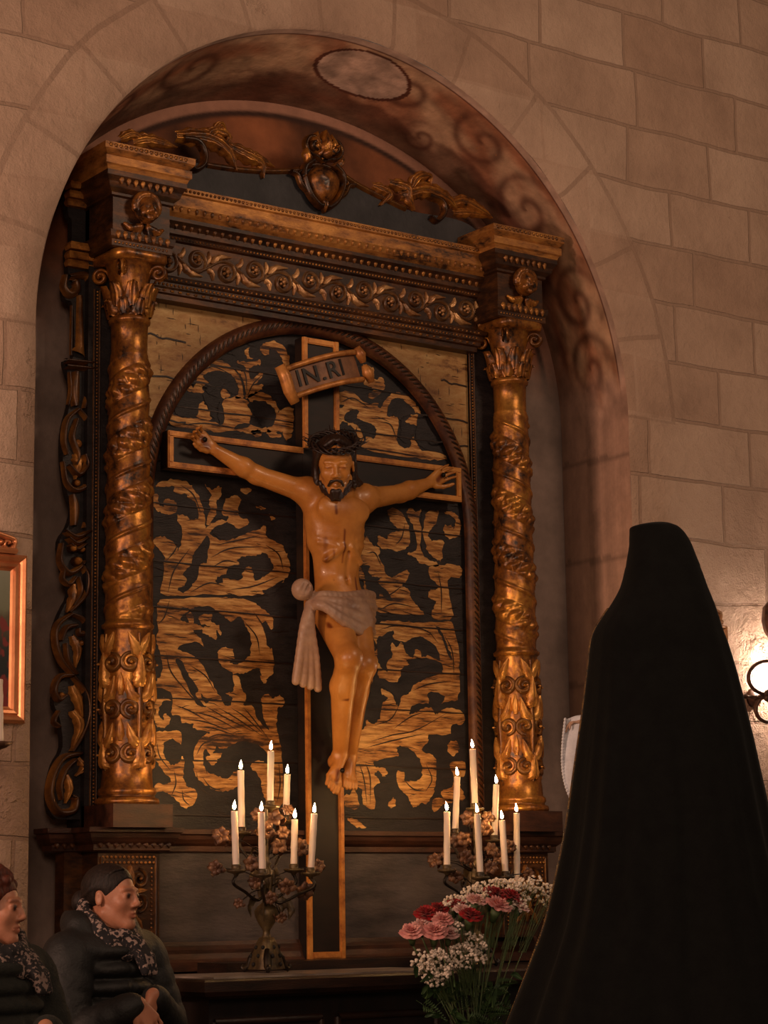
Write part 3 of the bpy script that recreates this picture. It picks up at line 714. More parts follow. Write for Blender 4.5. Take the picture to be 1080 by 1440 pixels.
# ---- columns
def helix_r(hand):
    def fn(r, z, a):
        if z < 0.775 or z > 1.80: return r
        p = ((z-0.775)/0.235-hand*a/(2*PI)) % 1.0
        e = min(1, (z-0.775)/0.05, (1.80-z)/0.05)
        q = 0.0
        if p < 0.46:                                     # garland band of leaves
            c = p/0.46
            al = (z*0.35*9+hand*a*1.0)*5.2
            lf = abs(math.sin(al+c*2.5))*abs(math.cos(c*PI*2.0+al*0.5))
            n_ = mnoise.noise(Vector((math.cos(a)*7, math.sin(a)*7, z*60/7)))
            q = math.sin(PI*c)**0.6*(0.006+0.013*lf+0.006*n_)
        else:
            c = (p-0.46)/0.54; q = 0.004*math.sin(PI*c)
            if abs(c-0.5) < 0.07: q += 0.006*math.cos((c-0.5)/0.07*PI/2)
        return r+q*e
    return fn
def make_column(s):
    hand = -s; cx = AX+s*0.943; c0 = (cx, COLY, 1.66)
    grp = bpy.data.objects.new('column', None); COL.objects.link(grp); grp.empty_display_size = 0.05
    grp.location = (cx, COLY, 1.66); ORIG[grp.name] = Vector(grp.location); adopt(grp, alt)
    B = lambda m_, n_, mat: m_.build(n_, mat, grp)
    # pedestal
    mb = MB(); mb.rect([(0.0, 0.0+1.66), (0.0, 1.745)], cx-0.125, cx+0.125, COLY-0.125, 0.0); B(mb, 'plinth', BROWNW)
    mb = MB()
    prof = [(0.0, 0.085), (0.118, 0.085), (0.122, 0.095), (0.118, 0.108), (0.106, 0.112), (0.103, 0.12), (0.110, 0.128), (0.108, 0.142), (0.098, 0.15), (0.094, 0.20)]
    mb.lathe(prof, c0, 48); B(mb, 'base', GOLD)
    # shaft
    mb = MB(); prof = []
    for i in range(70): prof.append((0.092-0.004*i/70, 0.198+0.54*i/69))
    prof += [(0.090, 0.742), (0.098, 0.748), (0.099, 0.758), (0.090, 0.764), (0.086, 0.772)]
    zz = [0.775+1.03*i/330 for i in range(331)]
    prof += [(0.0845-0.012*((z-0.775)/1.03)**1.6, z) for z in zz]
    prof += [(0.070, 1.81), (0.070, 1.86), (0.072, 1.925), (0.080, 1.93), (0.082, 1.94), (0.078, 1.95), (0.070, 1.955)]
    mb.lathe(prof, c0, 96, helix_r(hand)); sh = B(mb, 'shaft', GOLD)
    # carving round the lower third
    def cyl(R): return lambda u, v, h: (cx+(R+h)*math.sin(u/R), COLY-(R+h)*math.cos(u/R), 1.66+v)
    mb = MB(); mp = cyl(0.090); per = 2*PI*0.090
    for k in range(4):
        u0 = per*k/4
        mb.stroke([(u0, 0.21), (u0, 0.28), (u0, 0.36), (u0, 0.45), (u0, 0.53), (u0, 0.72)], [0.006, 0.015, 0.006, 0.012, 0.008, 0.005], [0.008, 0.02, 0.01, 0.02, 0.012, 0.008], mp)
        for h in (1, -1):
            mb.spiral((u0+h*0.034, 0.27), 0.034, 1.3, PI/2, 0.0115, 0.017, mp, -h)
            mb.leaf(cat([(u0, 0.30), (u0+h*0.025, 0.325), (u0+h*0.045, 0.385)], 5), 0.027, 0.022, mp, 4)
            mb.spiral((u0+h*0.034, 0.44), 0.034, 1.3, -PI/2, 0.0115, 0.018, mp, h)
            mb.leaf(cat([(u0, 0.47), (u0+h*0.03, 0.49), (u0+h*0.05, 0.56)], 5), 0.027, 0.022, mp, 4)
            mb.spiral((u0+h*0.034, 0.61), 0.034, 1.3, PI/2, 0.0115, 0.018, mp, -h)
            mb.leaf(cat([(u0, 0.64), (u0+h*0.02, 0.68), (u0+h*0.045, 0.725)], 5), 0.024, 0.018, mp, 4)
        mb.leaf(cat([(u0, 0.52), (u0, 0.56), (u0, 0.65)], 6), 0.030, 0.030, mp, 5)
        mb.leaf(cat([(u0, 0.22), (u0, 0.25), (u0, 0.33)], 6), 0.032, 0.028, mp, 4)
        mb.leaf([(u0+per/8, 0.32+0.012*i) for i in range(8)], 0.018, 0.018, mp, 3); mb.leaf([(u0+per/8, 0.49+0.012*i) for i in range(8)], 0.018, 0.018, mp, 3)
    bm_ = mb.build('shaft_carving', GOLDC, sh)
    # capital: bell, two ranks of leaves, volutes, abacus
    mb = MB()
    mb.lathe([(0.070, 1.95), (0.072, 2.02), (0.078, 2.10), (0.092, 2.16), (0.10, 2.17)], c0, 32)
    for rank, (n_, z0, hh, r0, out) in enumerate(((8, 1.955, 0.085, 0.074, 0.030), (8, 1.985, 0.125, 0.078, 0.042))):
        for k in range(n_):
            a0 = 2*PI*(k+0.5*rank)/n_
            def lm(u, v, h, a0=a0, r0=r0, out=out, hh=hh, z0=z0):
                t = v/hh; r = r0+out*max(0, t-0.35)**1.6*1.9+h
                zz_ = z0+v-(0.035*max(0, t-0.72)/0.28 if t > 0.72 else 0)
                a = a0+u/r; return (cx+r*math.sin(a), COLY-r*math.cos(a), 1.66+zz_) if False else (cx+r*math.sin(a), COLY-r*math.cos(a), 1.66+z0+(zz_-z0))
            mb.leaf([(0, hh*i/9) for i in range(10)], 0.034, 0.024, lm, 4, 10)
    for k in range(4):
        a0 = PI/4+k*PI/2
        ex, ey = math.sin(a0), -math.cos(a0)
        for h in (1, -1):
            def vm(u, v, hh, ex=ex, ey=ey, h=h): return (cx+ex*(0.105+u)-ey*h*(0.008+hh), COLY+ey*(0.105+u)+ex*h*(0.008+hh), 1.66+2.125+v)
            mb.spiral((0.012, 0.0), 0.028, 1.5, PI*0.75, 0.009, 0.010, vm, -1, tail=[(-0.045, -0.05), (-0.03, -0.01), (-0.015, 0.02)])
    mb.lathe([(0.0, 2.165), (0.13, 2.165), (0.135, 2.18), (0.135, 2.195), (0.128, 2.20), (0, 2.20)], c0, 48, lambda r, z, a: r*(1-0.13*abs(math.cos(2*a))**2+0.10*abs(math.sin(2*a))**6))
    B(mb, 'capital', GOLD)
    return grp
for s in (-1, 1): make_column(s)

# ---- entablature
def beads(mb, x0, x1, z, Y, r, step, h=None):
    n_ = int((x1-x0)/step)
    for i in range(n_): mb.dome((x0+step*(i+0.5), z), r, h or r, plane(Y), 6, 2)
mb = MB(); XL, XR = AX-0.815, AX+0.815
mb.rect([(0, 3.735), (0.0, 3.755), (0.012, 3.76), (0.012, 3.775), (0.02, 3.782), (0.02, 3.80), (0.03, 3.806), (0.034, 3.82), (0.024, 3.828), (0.0, 3.832), (0.0, 3.975), (0.015, 3.98), (0.02, 3.995), (0.035, 4.0), (0.035, 4.02), (0.045, 4.035), (0.06, 4.045), (0.06, 4.06)], XL, XR, -0.06, 0.05)
ent = mb.build('entablature', GILTWOOD, alt)
mb = MB(); mb.rect([(0.06, 4.06), (0.075, 4.075), (0.085, 4.10), (0.085, 4.145), (0.095, 4.15), (0.095, 4.175), (0.0, 4.178)], XL, XR, -0.06, 0.05)
cb = mb.build('cornice', CORNICE, ent)
for z, Y, r, st_ in ((3.790, -0.08, 0.007, 0.018), (3.812, -0.09, 0.006, 0.022), (3.988, -0.076, 0.006, 0.016), (4.162, -0.155, 0.007, 0.019)):
    mb = MB(); beads(mb, XL, XR, z, Y, r, st_); mb.build('bead_row', GOLD_D, ent)
for z, Y, w_ in ((4.042, -0.098, .013), (4.10, -0.138, .011)):
    mb = MB()
    for i in range(int((XR-XL)/0.036)): mb.leaf([(XL+0.036*(i+0.5), z-0.004*k) for k in range(7)], w_, 0.012, plane(Y), 2, 6)
    mb.build('leaf_row', GOLD_D, ent)
mb = MB()
for i in range(int((XR-XL)/0.036)): mb.dome((XL+0.036*(i+0.5), 3.768), 0.010, 0.007, plane(-0.072), 6, 2, 0.006)
mb.build('bead_row', GOLD_D, ent)
# scrolling frieze
mb = MB(); zc = 3.903; per = 0.272; nper = 6; mp = plane(-0.060)
stem_ = [(XL+0.0+per*nper*i/180, zc+0.030*math.sin(2*PI*i/30)) for i in range(181)]
mb.stroke(stem_, 0.007, 0.014, mp)
for k in range(nper*2):
    x = XL+per*(k+0.5)/2; sgn = 1 if k % 2 == 0 else -1
    mb.spiral((x+0.005, zc-sgn*0.014), 0.046, 1.5, sgn*PI*0.6, 0.0085, 0.020, mp, -sgn)
    mb.dome((x+0.005, zc-sgn*0.014), 0.014, 0.030, mp, 8, 3)
    for q in range(5):
        a = q*2*PI/5; mb.dome((x+0.005+0.015*math.cos(a), zc-sgn*0.014+0.015*math.sin(a)), 0.008, 0.022, mp, 6, 2)
    mb.leaf(cat([(x-0.06, zc+sgn*0.01), (x-0.03, zc+sgn*0.042), (x+0.03, zc+sgn*0.050)], 5), 0.018, 0.020, mp, 3)
    mb.leaf(cat([(x+0.05, zc+sgn*0.01), (x+0.075, zc+sgn*0.03), (x+0.08, zc+sgn*0.058)], 5), 0.014, 0.018, mp, 3)
    mb.leaf(cat([(x+0.045, zc-sgn*0.0), (x+0.062, zc-sgn*0.03), (x+0.058, zc-sgn*0.06)], 5), 0.013, 0.018, mp, 3)
mb.build('scrolling_frieze', gold_mat('tarnished_frieze_gilding', (214, 166, 112), (150, 102, 62), (60, 38, 24), lo=0.36, hi=0.6, metal=0.4, rough=0.3), ent)

# ---- blocks over the columns with cherub heads
def cherub(cx, Y, zc, parent):
    s = SDF((cx-0.11, Y-0.11, zc-0.12), (cx+0.11, Y+0.03, zc+0.11), 0.0035)
    s.ell((cx, Y-0.035, zc+0.015), (0.046, 0.045, 0.055), k=0.01)
    s.ell((cx-0.022, Y-0.062, zc-0.006), (0.018, 0.016, 0.017), k=0.012); s.ell((cx+0.022, Y-0.062, zc-0.006), (0.018, 0.016, 0.017), k=0.012)
    s.ell((cx, Y-0.068, zc-0.026), (0.014, 0.013, 0.011), k=0.010)
    s.cap((cx, Y-0.078, zc+0.018), (cx, Y-0.083, zc+0.002), 0.006, 0.008, k=0.006)
    for h in (1, -1):
        s.ell((cx+h*0.018, Y-0.080, zc+0.020), (0.011, 0.007, 0.007), k=0.006, sub=True)
        s.ell((cx+h*0.018, Y-0.073, zc+0.019), (0.008, 0.006, 0.006), k=0.004)
        for q in range(7):
            a = q/6*1.9; s.ell((cx+h*(0.004+0.046*math.sin(a)), Y-0.045+0.01*q/6, zc+0.028+0.046*math.cos(a)), (0.016, 0.016, 0.014), k=0.005)
        for q in range(4):                                 # wing feathers folded under the chin
            s.cap((cx+h*(0.018+0.014*q), Y-0.02, zc-0.05-0.004*q), (cx+h*(0.030+0.018*q), Y-0.015, zc-0.095+0.016*q), 0.014, 0.007, k=0.004)
    s.cap((cx-0.010, Y-0.074, zc-0.014), (cx+0.010, Y-0.074, zc-0.014), 0.0028, k=0.003, sub=True)
    return s.build('cherub_head', GOLD, parent, smooth=1)
for s in (-1, 1):
    cx = AX+s*0.943; x0, x1 = cx-0.125, cx+0.125
    mb = MB()
    mb.rect([(0.0, 3.86), (0.008, 3.865), (0.008, 3.89), (0.014, 3.90), (0.018, 3.925), (0.0, 3.93), (0.0, 4.06), (0.012, 4.065), (0.012, 4.075), (0.03, 4.09), (0.036, 4.11), (0.05, 4.13), (0.05, 4.15)], x0, x1, -0.21, 0.05)
    blk = mb.build('column_block', GILTWOOD, alt)
    mb = MB(); mb.rect([(0.05, 4.15), (0.056, 4.165), (0.064, 4.17), (0.064, 4.20), (0.056, 4.205), (0.074, 4.225), (0.074, 4.25), (0.0, 4.254)], x0, x1, -0.21, 0.05)
    mb.build('block_cornice', CORNICE, blk)
    mb = MB(); beads(mb, x0, x1, 3.878, -0.218, 0.006, 0.016); mb.build('bead_row', GOLD_D, blk)
    for z, Y in ((3.922, -0.226), (4.13, -0.25)):
        mb = MB()
        for i in range(8): mb.leaf([(x0+0.031*(i+0.5), z-0.005*k) for k in range(7)], 0.013, 0.011, plane(Y), 2, 6)
        mb.build('leaf_row', GOLD_D, blk)
    mb = MB()
    for k in range(16): mb.dome((x0-0.05+0.022*k, 4.238), 0.009, 0.007, plane(-0.284), 6, 2)
    mb.build('bead_row', GOLD_D, blk)
    cherub(cx+0.005, -0.205, 4.005, blk)

# ---- attic board and cresting
def pz(px, py, Y): q = at(px, py, Y); return (q[0], q[2])
YA = -0.03
top = [pz(*p, YA) for p in ((243,228),(262,226),(290,232),(330,238),(370,241),(415,240),(425,236),(450,232),(480,246),(505,262),(545,282),(580,297),(640,308),(668,322),(680,340))]
top = cat(top, 4); mb = MB()
vs = []; 
for u, v in top: vs += [(u, YA, v), (u, YA, 4.16), (u, 0.03, v)]
fs = []
for i in range(len(top)-1):
    a, b = 3*i, 3*i+3; fs += [(a, a+1, b+1, b), (a+2, a, b, b+2)]
mb.add(vs, fs, False); mb.box(-0.75, 0.80, 0.029, 0.031, 4.12, 4.3)
att = mb.build('attic_board', ATTIC, alt)
mb = MB(); mp = plane(YA)
mb.stroke(top[8:44], 0.013, 0.016, mp)
def cp(*p): return [pz(a, b, YA) for a, b in p]
def CR(*p): return cat(cp(*p), 6)
# left foliage
mb.leaf(CR((186,200),(210,198),(248,208)), 0.038, 0.022, mp, 5, 12); mb.leaf(CR((168,196),(185,190),(205,200)), 0.027, 0.022, mp, 4, 12)
mb.stroke(CR((255,196),(275,200),(285,215),(284,232),(272,240),(266,232),(272,226)), [0.016*(1-0.6*i/36)+0.003 for i in range(37)], 0.035, mp)
mb.leaf(CR((246,192),(290,196),(318,215),(330,242)), 0.049, 0.038, mp, 6, 12); mb.leaf(CR((282,200),(300,186),(318,194),(312,206)), 0.030, 0.034, mp, 4, 12)
mb.leaf(CR((318,205),(345,220),(365,232),(368,252)), 0.041, 0.034, mp, 5, 12); mb.leaf(CR((300,185),(308,176),(316,186)), 0.019, 0.030, mp, 3, 12)
mb.leaf(CR((335,212),(360,222),(385,236)), 0.027, 0.022, mp, 4, 12)
# right foliage
mb.leaf(CR((522,262),(535,268),(545,276),(532,290)), 0.032, 0.034, mp, 4, 12); mb.leaf(CR((545,258),(568,266),(572,280),(580,297)), 0.038, 0.038, mp, 5, 12)
mb.leaf(CR((575,268),(584,252),(600,250),(602,262)), 0.030, 0.038, mp, 4, 12); mb.leaf(CR((560,276),(595,268),(625,280),(640,296)), 0.046, 0.038, mp, 6, 12)
mb.stroke(CR((600,276),(618,284),(622,300),(612,312),(602,306)), [0.014*(1-0.6*i/24)+0.003 for i in range(25)], 0.035, mp)
mb.leaf(CR((628,288),(650,284),(676,298),(690,308)), 0.035, 0.030, mp, 6, 12); mb.leaf(CR((636,300),(660,300),(690,306)), 0.027, 0.022, mp, 5, 12)
mb.build('cresting', GOLD, att)
# cartouche
mb = MB(); c0 = V(452, 258, -0.04)
mpc = lambda u, v, h: (c0.x+u, -0.045-h, c0.z+v)
P = []
for i in range(15):
    t = i/14; r = t; row = []
    for j in range(28):
        a = 2*PI*j/28; w = 0.078*(1+0.05*math.cos(4*a)); hgt = 0.085*(1-0.12*math.sin(a))
        row.append(mpc(r*w*math.cos(a), r*hgt*math.sin(a), 0.055*math.sqrt(max(0, 1-r*r))+0.006*math.sin(3*a)*r))
    P.append(row)
mb.grid(P, cv=True)
for h in (1, -1):
    mb.stroke(cat([(h*0.055, 0.085), (h*0.095, 0.05), (h*0.098, 0.0), (h*0.07, -0.065), (h*0.025, -0.105), (0, -0.10)], 6), 0.014, 0.035, mpc)
    mb.spiral((h*0.105, 0.005), 0.026, 1.2, PI/2, 0.009, 0.03, mpc, -h)
    mb.stroke(cat([(h*0.075, -0.055), (h*0.11, -0.03), (h*0.13, 0.01), (h*0.16, 0.018)], 6), 0.012, 0.025, mpc)
    mb.spiral((h*0.05, 0.155), 0.042, 1.5, -PI/2, 0.014, 0.045, mpc, h, tail=[(0.0, 0.09), (h*0.03, 0.105)])
    mb.leaf(cat([(h*0.02, 0.12), (h*0.045, 0.16), (h*0.035, 0.215)], 6), 0.030, 0.05, mpc, 3)
    mb.leaf(cat([(h*0.06, 0.08), (h*0.085, 0.10), (h*0.09, 0.145)], 6), 0.022, 0.04, mpc, 3)
mb.leaf(cat([(0, 0.10), (0, 0.16), (0, 0.225)], 6), 0.040, 0.07, mpc, 4)
mb.dome((0, 0.12), 0.03, 0.07, mpc); mb.leaf(cat([(0, -0.07), (0, -0.1), (0, -0.135)], 6), 0.022, 0.04, mpc, 3)
mb.build('cartouche', GOLD, att)

# ---- carved wing at the left edge
YWG = 0.01
outl = [(96,258),(90,262),(92,300),(97,310),(96,345),(90,350),(92,385),(86,400),(88,420),(99,430),(100,500),(88,506),(90,520),(96,540),(94,570),(86,600),(84,640),(90,690),(98,715),(92,740),(80,760),(82,790),(88,812),(94,835),(82,860),(72,890),(76,920),(88,950),(76,965),(72,990),(80,1010),(84,1050),(72,1075),(64,1110),(66,1140),(76,1152)]
mb = MB(); ol = cat([pz(a, b, YWG) for a, b in outl], 3); vs = []; fs = []
for u, v in ol: vs += [(u+0.012, YWG, v), (AX-0.97, YWG, v), (u+0.012, 0.045, v)]
for i in range(len(ol)-1):
    a, b = 3*i, 3*i+3; fs += [(a, b, b+1, a+1), (a+2, b+2, b, a)]
mb.add(vs, fs, False)
wg = mb.build('side_wing', PAINT, alt)
mp = plane(YWG)
def cw(*p): return cat([pz(a, b, YWG) for a, b in p], 6)
def st(w, h, *p): q = cw(*p); mb.stroke(q, [w*(0.45+0.55*math.sin(PI*(i+1)/(len(q)+1))) for i in range(len(q))], h, mp)
for y0 in (258, 343):
    mb = MB()
    a, b = pz(92, y0, YWG), pz(130, y0+9, YWG)
    for dz, h in ((0, 0.05), (-0.035, 0.04), (-0.065, 0.025)): mb.rect([(0, a[1]+dz-0.028), (0.006, a[1]+dz-0.014), (0, a[1]+dz)], a[0], b[0], YWG-h, YWG)
    mb.build('wing_capital', WINGG, wg)
mb = MB()
st(0.018, 0.03, (90,388),(88,404),(96,414),(106,408),(104,396),(97,398)); st(0.016, 0.03, (95,390),(118,388),(126,400)); 
a0, b0 = pz(105, 415, YWG), pz(117, 500, YWG)
mb.stroke([(a0[0]+0.02, a0[1]), (a0[0]+0.022, b0[1]+.03), (a0[0]+0.012, b0[1])], [0.012, 0.018, 0.034], [0.015, 0.022, 0.03], mp)
mb.stroke([pz(122, 410, YWG), pz(123, 505, YWG)], 0.006, 0.012, mp); mb.stroke([pz(100, 430, YWG), pz(99, 500, YWG)], 0.005, 0.012, mp)
for yy in (508, 516): mb.stroke([pz(89, yy, YWG), pz(128, yy+4, YWG)], 0.009, 0.04, mp)
st(0.022, 0.03, (105,524),(103,550),(104,572)); st(0.012, 0.025, (122,524),(124,548),(116,576)); st(0.008, 0.02, (96,524),(98,550),(94,570))
st(0.011, 0.03, (108,576),(92,592),(88,620),(92,640)); st(0.011, 0.03, (108,576),(122,594),(124,622),(120,640)); st(0.012, 0.03, (106,590),(100,615),(108,640),(104,655))
st(0.011, 0.03, (86,650),(92,680),(106,690),(122,680),(126,650)); st(0.012, 0.035, (94,655),(108,668),(120,655),(116,640)); mb.dome(pz(107, 625, YWG), 0.022, 0.03, mp); mb.dome(pz(106, 680, YWG), 0.016, 0.03, mp)
mb.leaf(cw((106,640),(108,655),(104,675)), 0.026, 0.03, mp, 3)
st(0.018, 0.03, (100,696),(104,716),(102,740)); st(0.012, 0.028, (120,696),(124,720),(116,744))
for q in range(3): st(0.012-0.002*q, 0.045, (88+3*q,748+9*q),(104,756+9*q),(122-3*q,748+9*q))
mb.dome(pz(99, 772, YWG), 0.018, 0.045, mp); mb.dome(pz(112, 774, YWG), 0.014, 0.04, mp); mb.dome(pz(105, 790, YWG), 0.02, 0.05, mp)
st(0.012, 0.035, (84,765),(82,790),(94,806),(108,800),(116,790)); st(0.013, 0.035, (110,792),(120,810),(118,835),(104,852),(94,862)); st(0.010, 0.03, (88,800),(86,815),(96,822),(104,812))
st(0.010, 0.03, (108,812),(112,832),(100,852)); mb.leaf(cw((102,822),(100,842),(92,862)), 0.02, 0.03, mp, 3)
st(0.013, 0.035, (98,864),(78,880),(76,905),(84,930),(100,950)); st(0.010, 0.04, (104,880),(90,884),(82,902)); st(0.012, 0.03, (98,864),(116,872),(120,888),(110,892),(108,884)); st(0.010, 0.03, (90,905),(94,930),(106,948))
mb.leaf(cw((100,895),(108,915),(104,940)), 0.022, 0.028, mp, 4); mb.dome(pz(112, 905, YWG), 0.014, 0.026, mp)
st(0.013, 0.035, (100,950),(82,952),(74,970),(80,984),(90,978)); st(0.013, 0.035, (100,952),(118,975),(122,1005),(112,1035),(98,1058)); mb.leaf(cw((100,965),(108,985),(114,1010)), 0.026, 0.03, mp, 4); mb.dome(pz(84, 978, YWG), 0.014, 0.03, mp)
mb.leaf(cw((100,1000),(110,1020),(100,1050)), 0.024, 0.04, mp, 2); st(0.010, 0.03, (80,1000),(74,1015),(82,1022))
st(0.016, 0.04, (110,1060),(86,1066),(72,1090),(68,1120),(80,1142),(100,1140),(104,1124),(96,1120)); st(0.011, 0.035, (104,1068),(90,1082),(82,1105),(84,1125)); mb.leaf(cw((108,1066),(116,1080),(104,1092)), 0.018, 0.03, mp, 3); mb.leaf(cw((92,1090),(96,1110),(90,1130)), 0.02, 0.03, mp, 4)
mb.build('wing_carving', WINGG, wg)

# ---- predella under the columns
mb = MB()
for x0, x1, y0 in ((AX-1.19, AX+1.12, -0.010), (AX-0.943-0.15, AX-0.943+0.16, -0.15), (AX+0.943-0.16, AX+0.943+0.15, -0.15)):
    mb.rect([(0.0, 1.575), (0.008, 1.58), (0.008, 1.60), (0.02, 1.61), (0.03, 1.625), (0.034, 1.64), (0.044, 1.645), (0.044, 1.662), (0, 1.665)], x0, x1, y0, 0.06)
pre = mb.build('predella', BROWNW, alt)
mb = MB(); mb.box(AX-0.79, AX+0.79, -0.006, 0.05, 1.235, 1.58); mb.build('predella_panel', GREYP, pre)
mb = MB(); mb.rect([(0.04, 1.13), (0.04, 1.165), (0.03, 1.175), (0.02, 1.195), (0.02, 1.21), (0.006, 1.225), (0.0, 1.24)], AX-1.16, AX+1.09, -0.012, 0.05); mb.build('base_moulding', BROWNW, pre)
for s in (-1, 1):
    cx = AX+s*0.943
    mb = MB(); mb.rect([(0, 1.23), (0, 1.58)], cx-0.125, cx+0.135, -0.13, 0.05); mb.rect([(0, 1.2), (0, 1.58)], cx+s*0.09-0.11, cx+s*0.09+0.11, -0.01, 0.06)
    pl = mb.build('pilaster', GILTWOOD, pre)
    mb = MB(); mp = plane(-0.13); x0 = cx+0.005
    for e in (-0.115, 0.115): mb.stroke([(x0+e, 1.24), (x0+e, 1.555)], 0.006, 0.009, mp)
    for zz in (1.555, 1.535): beads(mb, x0-0.12, x0+0.12, zz, -0.13, 0.007, 0.018)
    for i in range(18):
        for e in (-0.095, 0.095): mb.dome((x0+e, 1.25+0.0155*i), 0.005, 0.006, mp, 6, 2)
    for h in (1, -1):
        mb.spiral((x0+h*0.042, 1.475), 0.034, 1.4, PI/2, 0.009, 0.018, mp, -h); mb.spiral((x0+h*0.042, 1.39), 0.034, 1.4, -PI/2, 0.009, 0.018, mp, h)
        mb.leaf(cat([(x0, 1.34), (x0+h*0.03, 1.32), (x0+h*0.06, 1.28)], 6), 0.024, 0.02, mp, 3)
        mb.leaf(cat([(x0, 1.42), (x0+h*0.04, 1.43), (x0+h*0.075, 1.435)], 6), 0.016, 0.02, mp, 3)
    mb.leaf(cat([(x0, 1.44), (x0, 1.48), (x0, 1.525)], 6), 0.03, 0.03, mp, 3); mb.leaf(cat([(x0, 1.40), (x0, 1.35), (x0, 1.29)], 6), 0.03, 0.03, mp, 4); mb.dome((x0, 1.43), 0.02, 0.03, mp)
    mb.build('pilaster_carving', GOLD_D, pl)
for xs_, n_, Y in ((AX-1.20, 6, -0.03), (AX-1.09, 10, -0.16), (AX+0.79, 9, -0.16)):
    mb = MB()
    for i in range(n_): mb.leaf([(xs_+0.032*(i+0.5), 1.606-0.004*k) for k in range(6)], 0.012, 0.010, plane(Y), 2, 6)
    mb.build('leaf_row', GILTWOOD, pre)
mb = MB(); mb.rect([(0, 0.95), (0, 1.23)], AX-1.15, AX+1.08, -0.012, 0.05); mb.build('predella_foot', DARKWOOD, pre)

# ------------------------------------------------------------------ altar table
tb = thing('altar_table', 'long dark wooden altar table with pale marble strip below the altarpiece', 'altar', (AX, -0.5, 0.0))
mb = MB(); mb.rect([(-0.02, 1.06), (0.0, 1.07), (0.012, 1.085), (0.012, 1.118), (0.0, 1.125)], AX-1.06, AX+1.12, -0.88, -0.085); mb.build('table_top', DARKWOOD, tb)
mb = MB(); mb.box(AX-0.98, AX+0.08, -0.80, -0.36, 1.1245, 1.131)
mb.build('marble_slab', M('worn_grey_marble', rgb(96, 84, 76), rgb(176, 162, 150), 5, 0.35, detail=9, lo=0.3, hi=0.7), tb)
mb = MB(); mb.box(AX-0.62, AX+0.62, -0.30, -0.09, 1.122, 1.163); mb.build('back_step', DARKWOOD, tb)
mb = MB(); mb.box(AX-1.0, AX+1.05, -0.80, -0.1, 0.06, 1.07)
fr = mb.build('table_front', M('near_black_wood', rgb(16, 9, 8), rgb(28, 16, 13), 6, 0.5, stretch=(4, 1, 1)), tb)
mb = MB()
for i in range(4):
    xa = AX-0.98+0.51*i; mb.rect([(0, 0.12), (0.012, 0.13), (0.012, 0.15)], xa, xa+0.44, -0.80, -0.79)
    for a, b in (((xa, .2), (xa+.44, .2)), ((xa, .98), (xa+.44, .98)), ((xa, .2), (xa, .98)), ((xa+.44, .2), (xa+.44, .98))): mb.stroke([a, b], 0.014, 0.014, plane(-0.80))
mb.build('front_moulding', DARKWOOD, fr)
mb = MB(); mb.rect([(0.05, 0.0), (0.05, 0.05), (0.0, 0.07)], AX-1.0, AX+1.05, -0.80, -0.1); mb.build('table_plinth', DARKWOOD, tb)
# ------------------------------------------------------------------ figures: shared anatomy
def frame_of(fwd, up):
    f = Vector(fwd).normalized(); u = Vector(up); u = (u-f*u.dot(f)).normalized(); s = u.cross(f) * -1.0
    s = f.cross(u)                      # the figure's right-hand side
    return s, f, u
class Loc:
    def __init__(k, c, fwd, up, sc=1.0): k.c = Vector(c); k.s, k.f, k.u = frame_of(fwd, up); k.k = sc
    def __call__(k, x, y, z): return k.c+(k.s*x+k.f*y+k.u*z)*k.k
    def rot(k): return [[k.s[i], k.f[i], k.u[i]] for i in range(3)]
def add_head(S, L, female=False, open_eyes=True, mouth=0.0):
    R = L.rot(); q = L.k
    def E(x, y, z, rx, ry, rz, k=0.012, sub=False): S.ell(L(x, y, z), (rx*q, ry*q, rz*q), R, k*q, sub)
    def Cc(a, b, ra, rb, k=0.01, sub=False): S.cap(L(*a), L(*b), ra*q, rb*q, k*q, sub)
    E(0, -0.018, 0.034, 0.073, 0.092, 0.079)
    E(0, 0.030, -0.026, 0.056, 0.060, 0.076, 0.03)
    E(0, 0.069, -0.097, 0.020, 0.018, 0.016, 0.022)
    for h in (1, -1):
        Cc((h*0.052, 0.0, -0.055), (h*0.012, 0.060, -0.095), 0.017, 0.017, 0.02)
        E(h*0.036, 0.062, -0.024, 0.020, 0.017, 0.019, 0.02)
        Cc((h*0.012, 0.086, 0.021), (h*0.042, 0.074, 0.022), 0.008, 0.007, 0.014)
        E(h*0.030, 0.096, 0.002, 0.019, 0.015, 0.012, 0.012, True)
        E(h*0.030, 0.0765, 0.001, 0.0135, 0.0125, 0.0115, 0.003)
        Cc((h*0.017, 0.086, 0.007), (h*0.043, 0.079, 0.006), 0.0042, 0.0038, 0.004)
        Cc((h*0.018, 0.084, -0.007), (h*0.042, 0.078, -0.006), 0.0036, 0.0032, 0.004)
        E(h*0.0115, 0.094, -0.034, 0.0085, 0.010, 0.0075, 0.006)
        E(h*0.074, -0.008, -0.006, 0.007, 0.016, 0.027, 0.004)
        E(h*0.081, -0.002, -0.003, 0.005, 0.009, 0.016, 0.003, True)
    Cc((0, 0.085, 0.016), (0, 0.104, -0.025), 0.0070, 0.0085, 0.010)
    E(0, 0.104, -0.029, 0.0090, 0.009, 0.0080, 0.006)
    for h in (1, -1):
        Cc((h*0.020, 0.080, -0.0600), (h*0.004, 0.0895, -0.0575), 0.0042, 0.0052, 0.006)
        Cc((h*0.018, 0.080, -0.0670), (0, 0.0885, -0.0695), 0.0042, 0.0060, 0.006)
    S.chain([L(-0.022, 0.084, -0.0640), L(0, 0.0935, -0.0630), L(0.022, 0.084, -0.0640)], [0.0020*q]*3, 0.003, True)
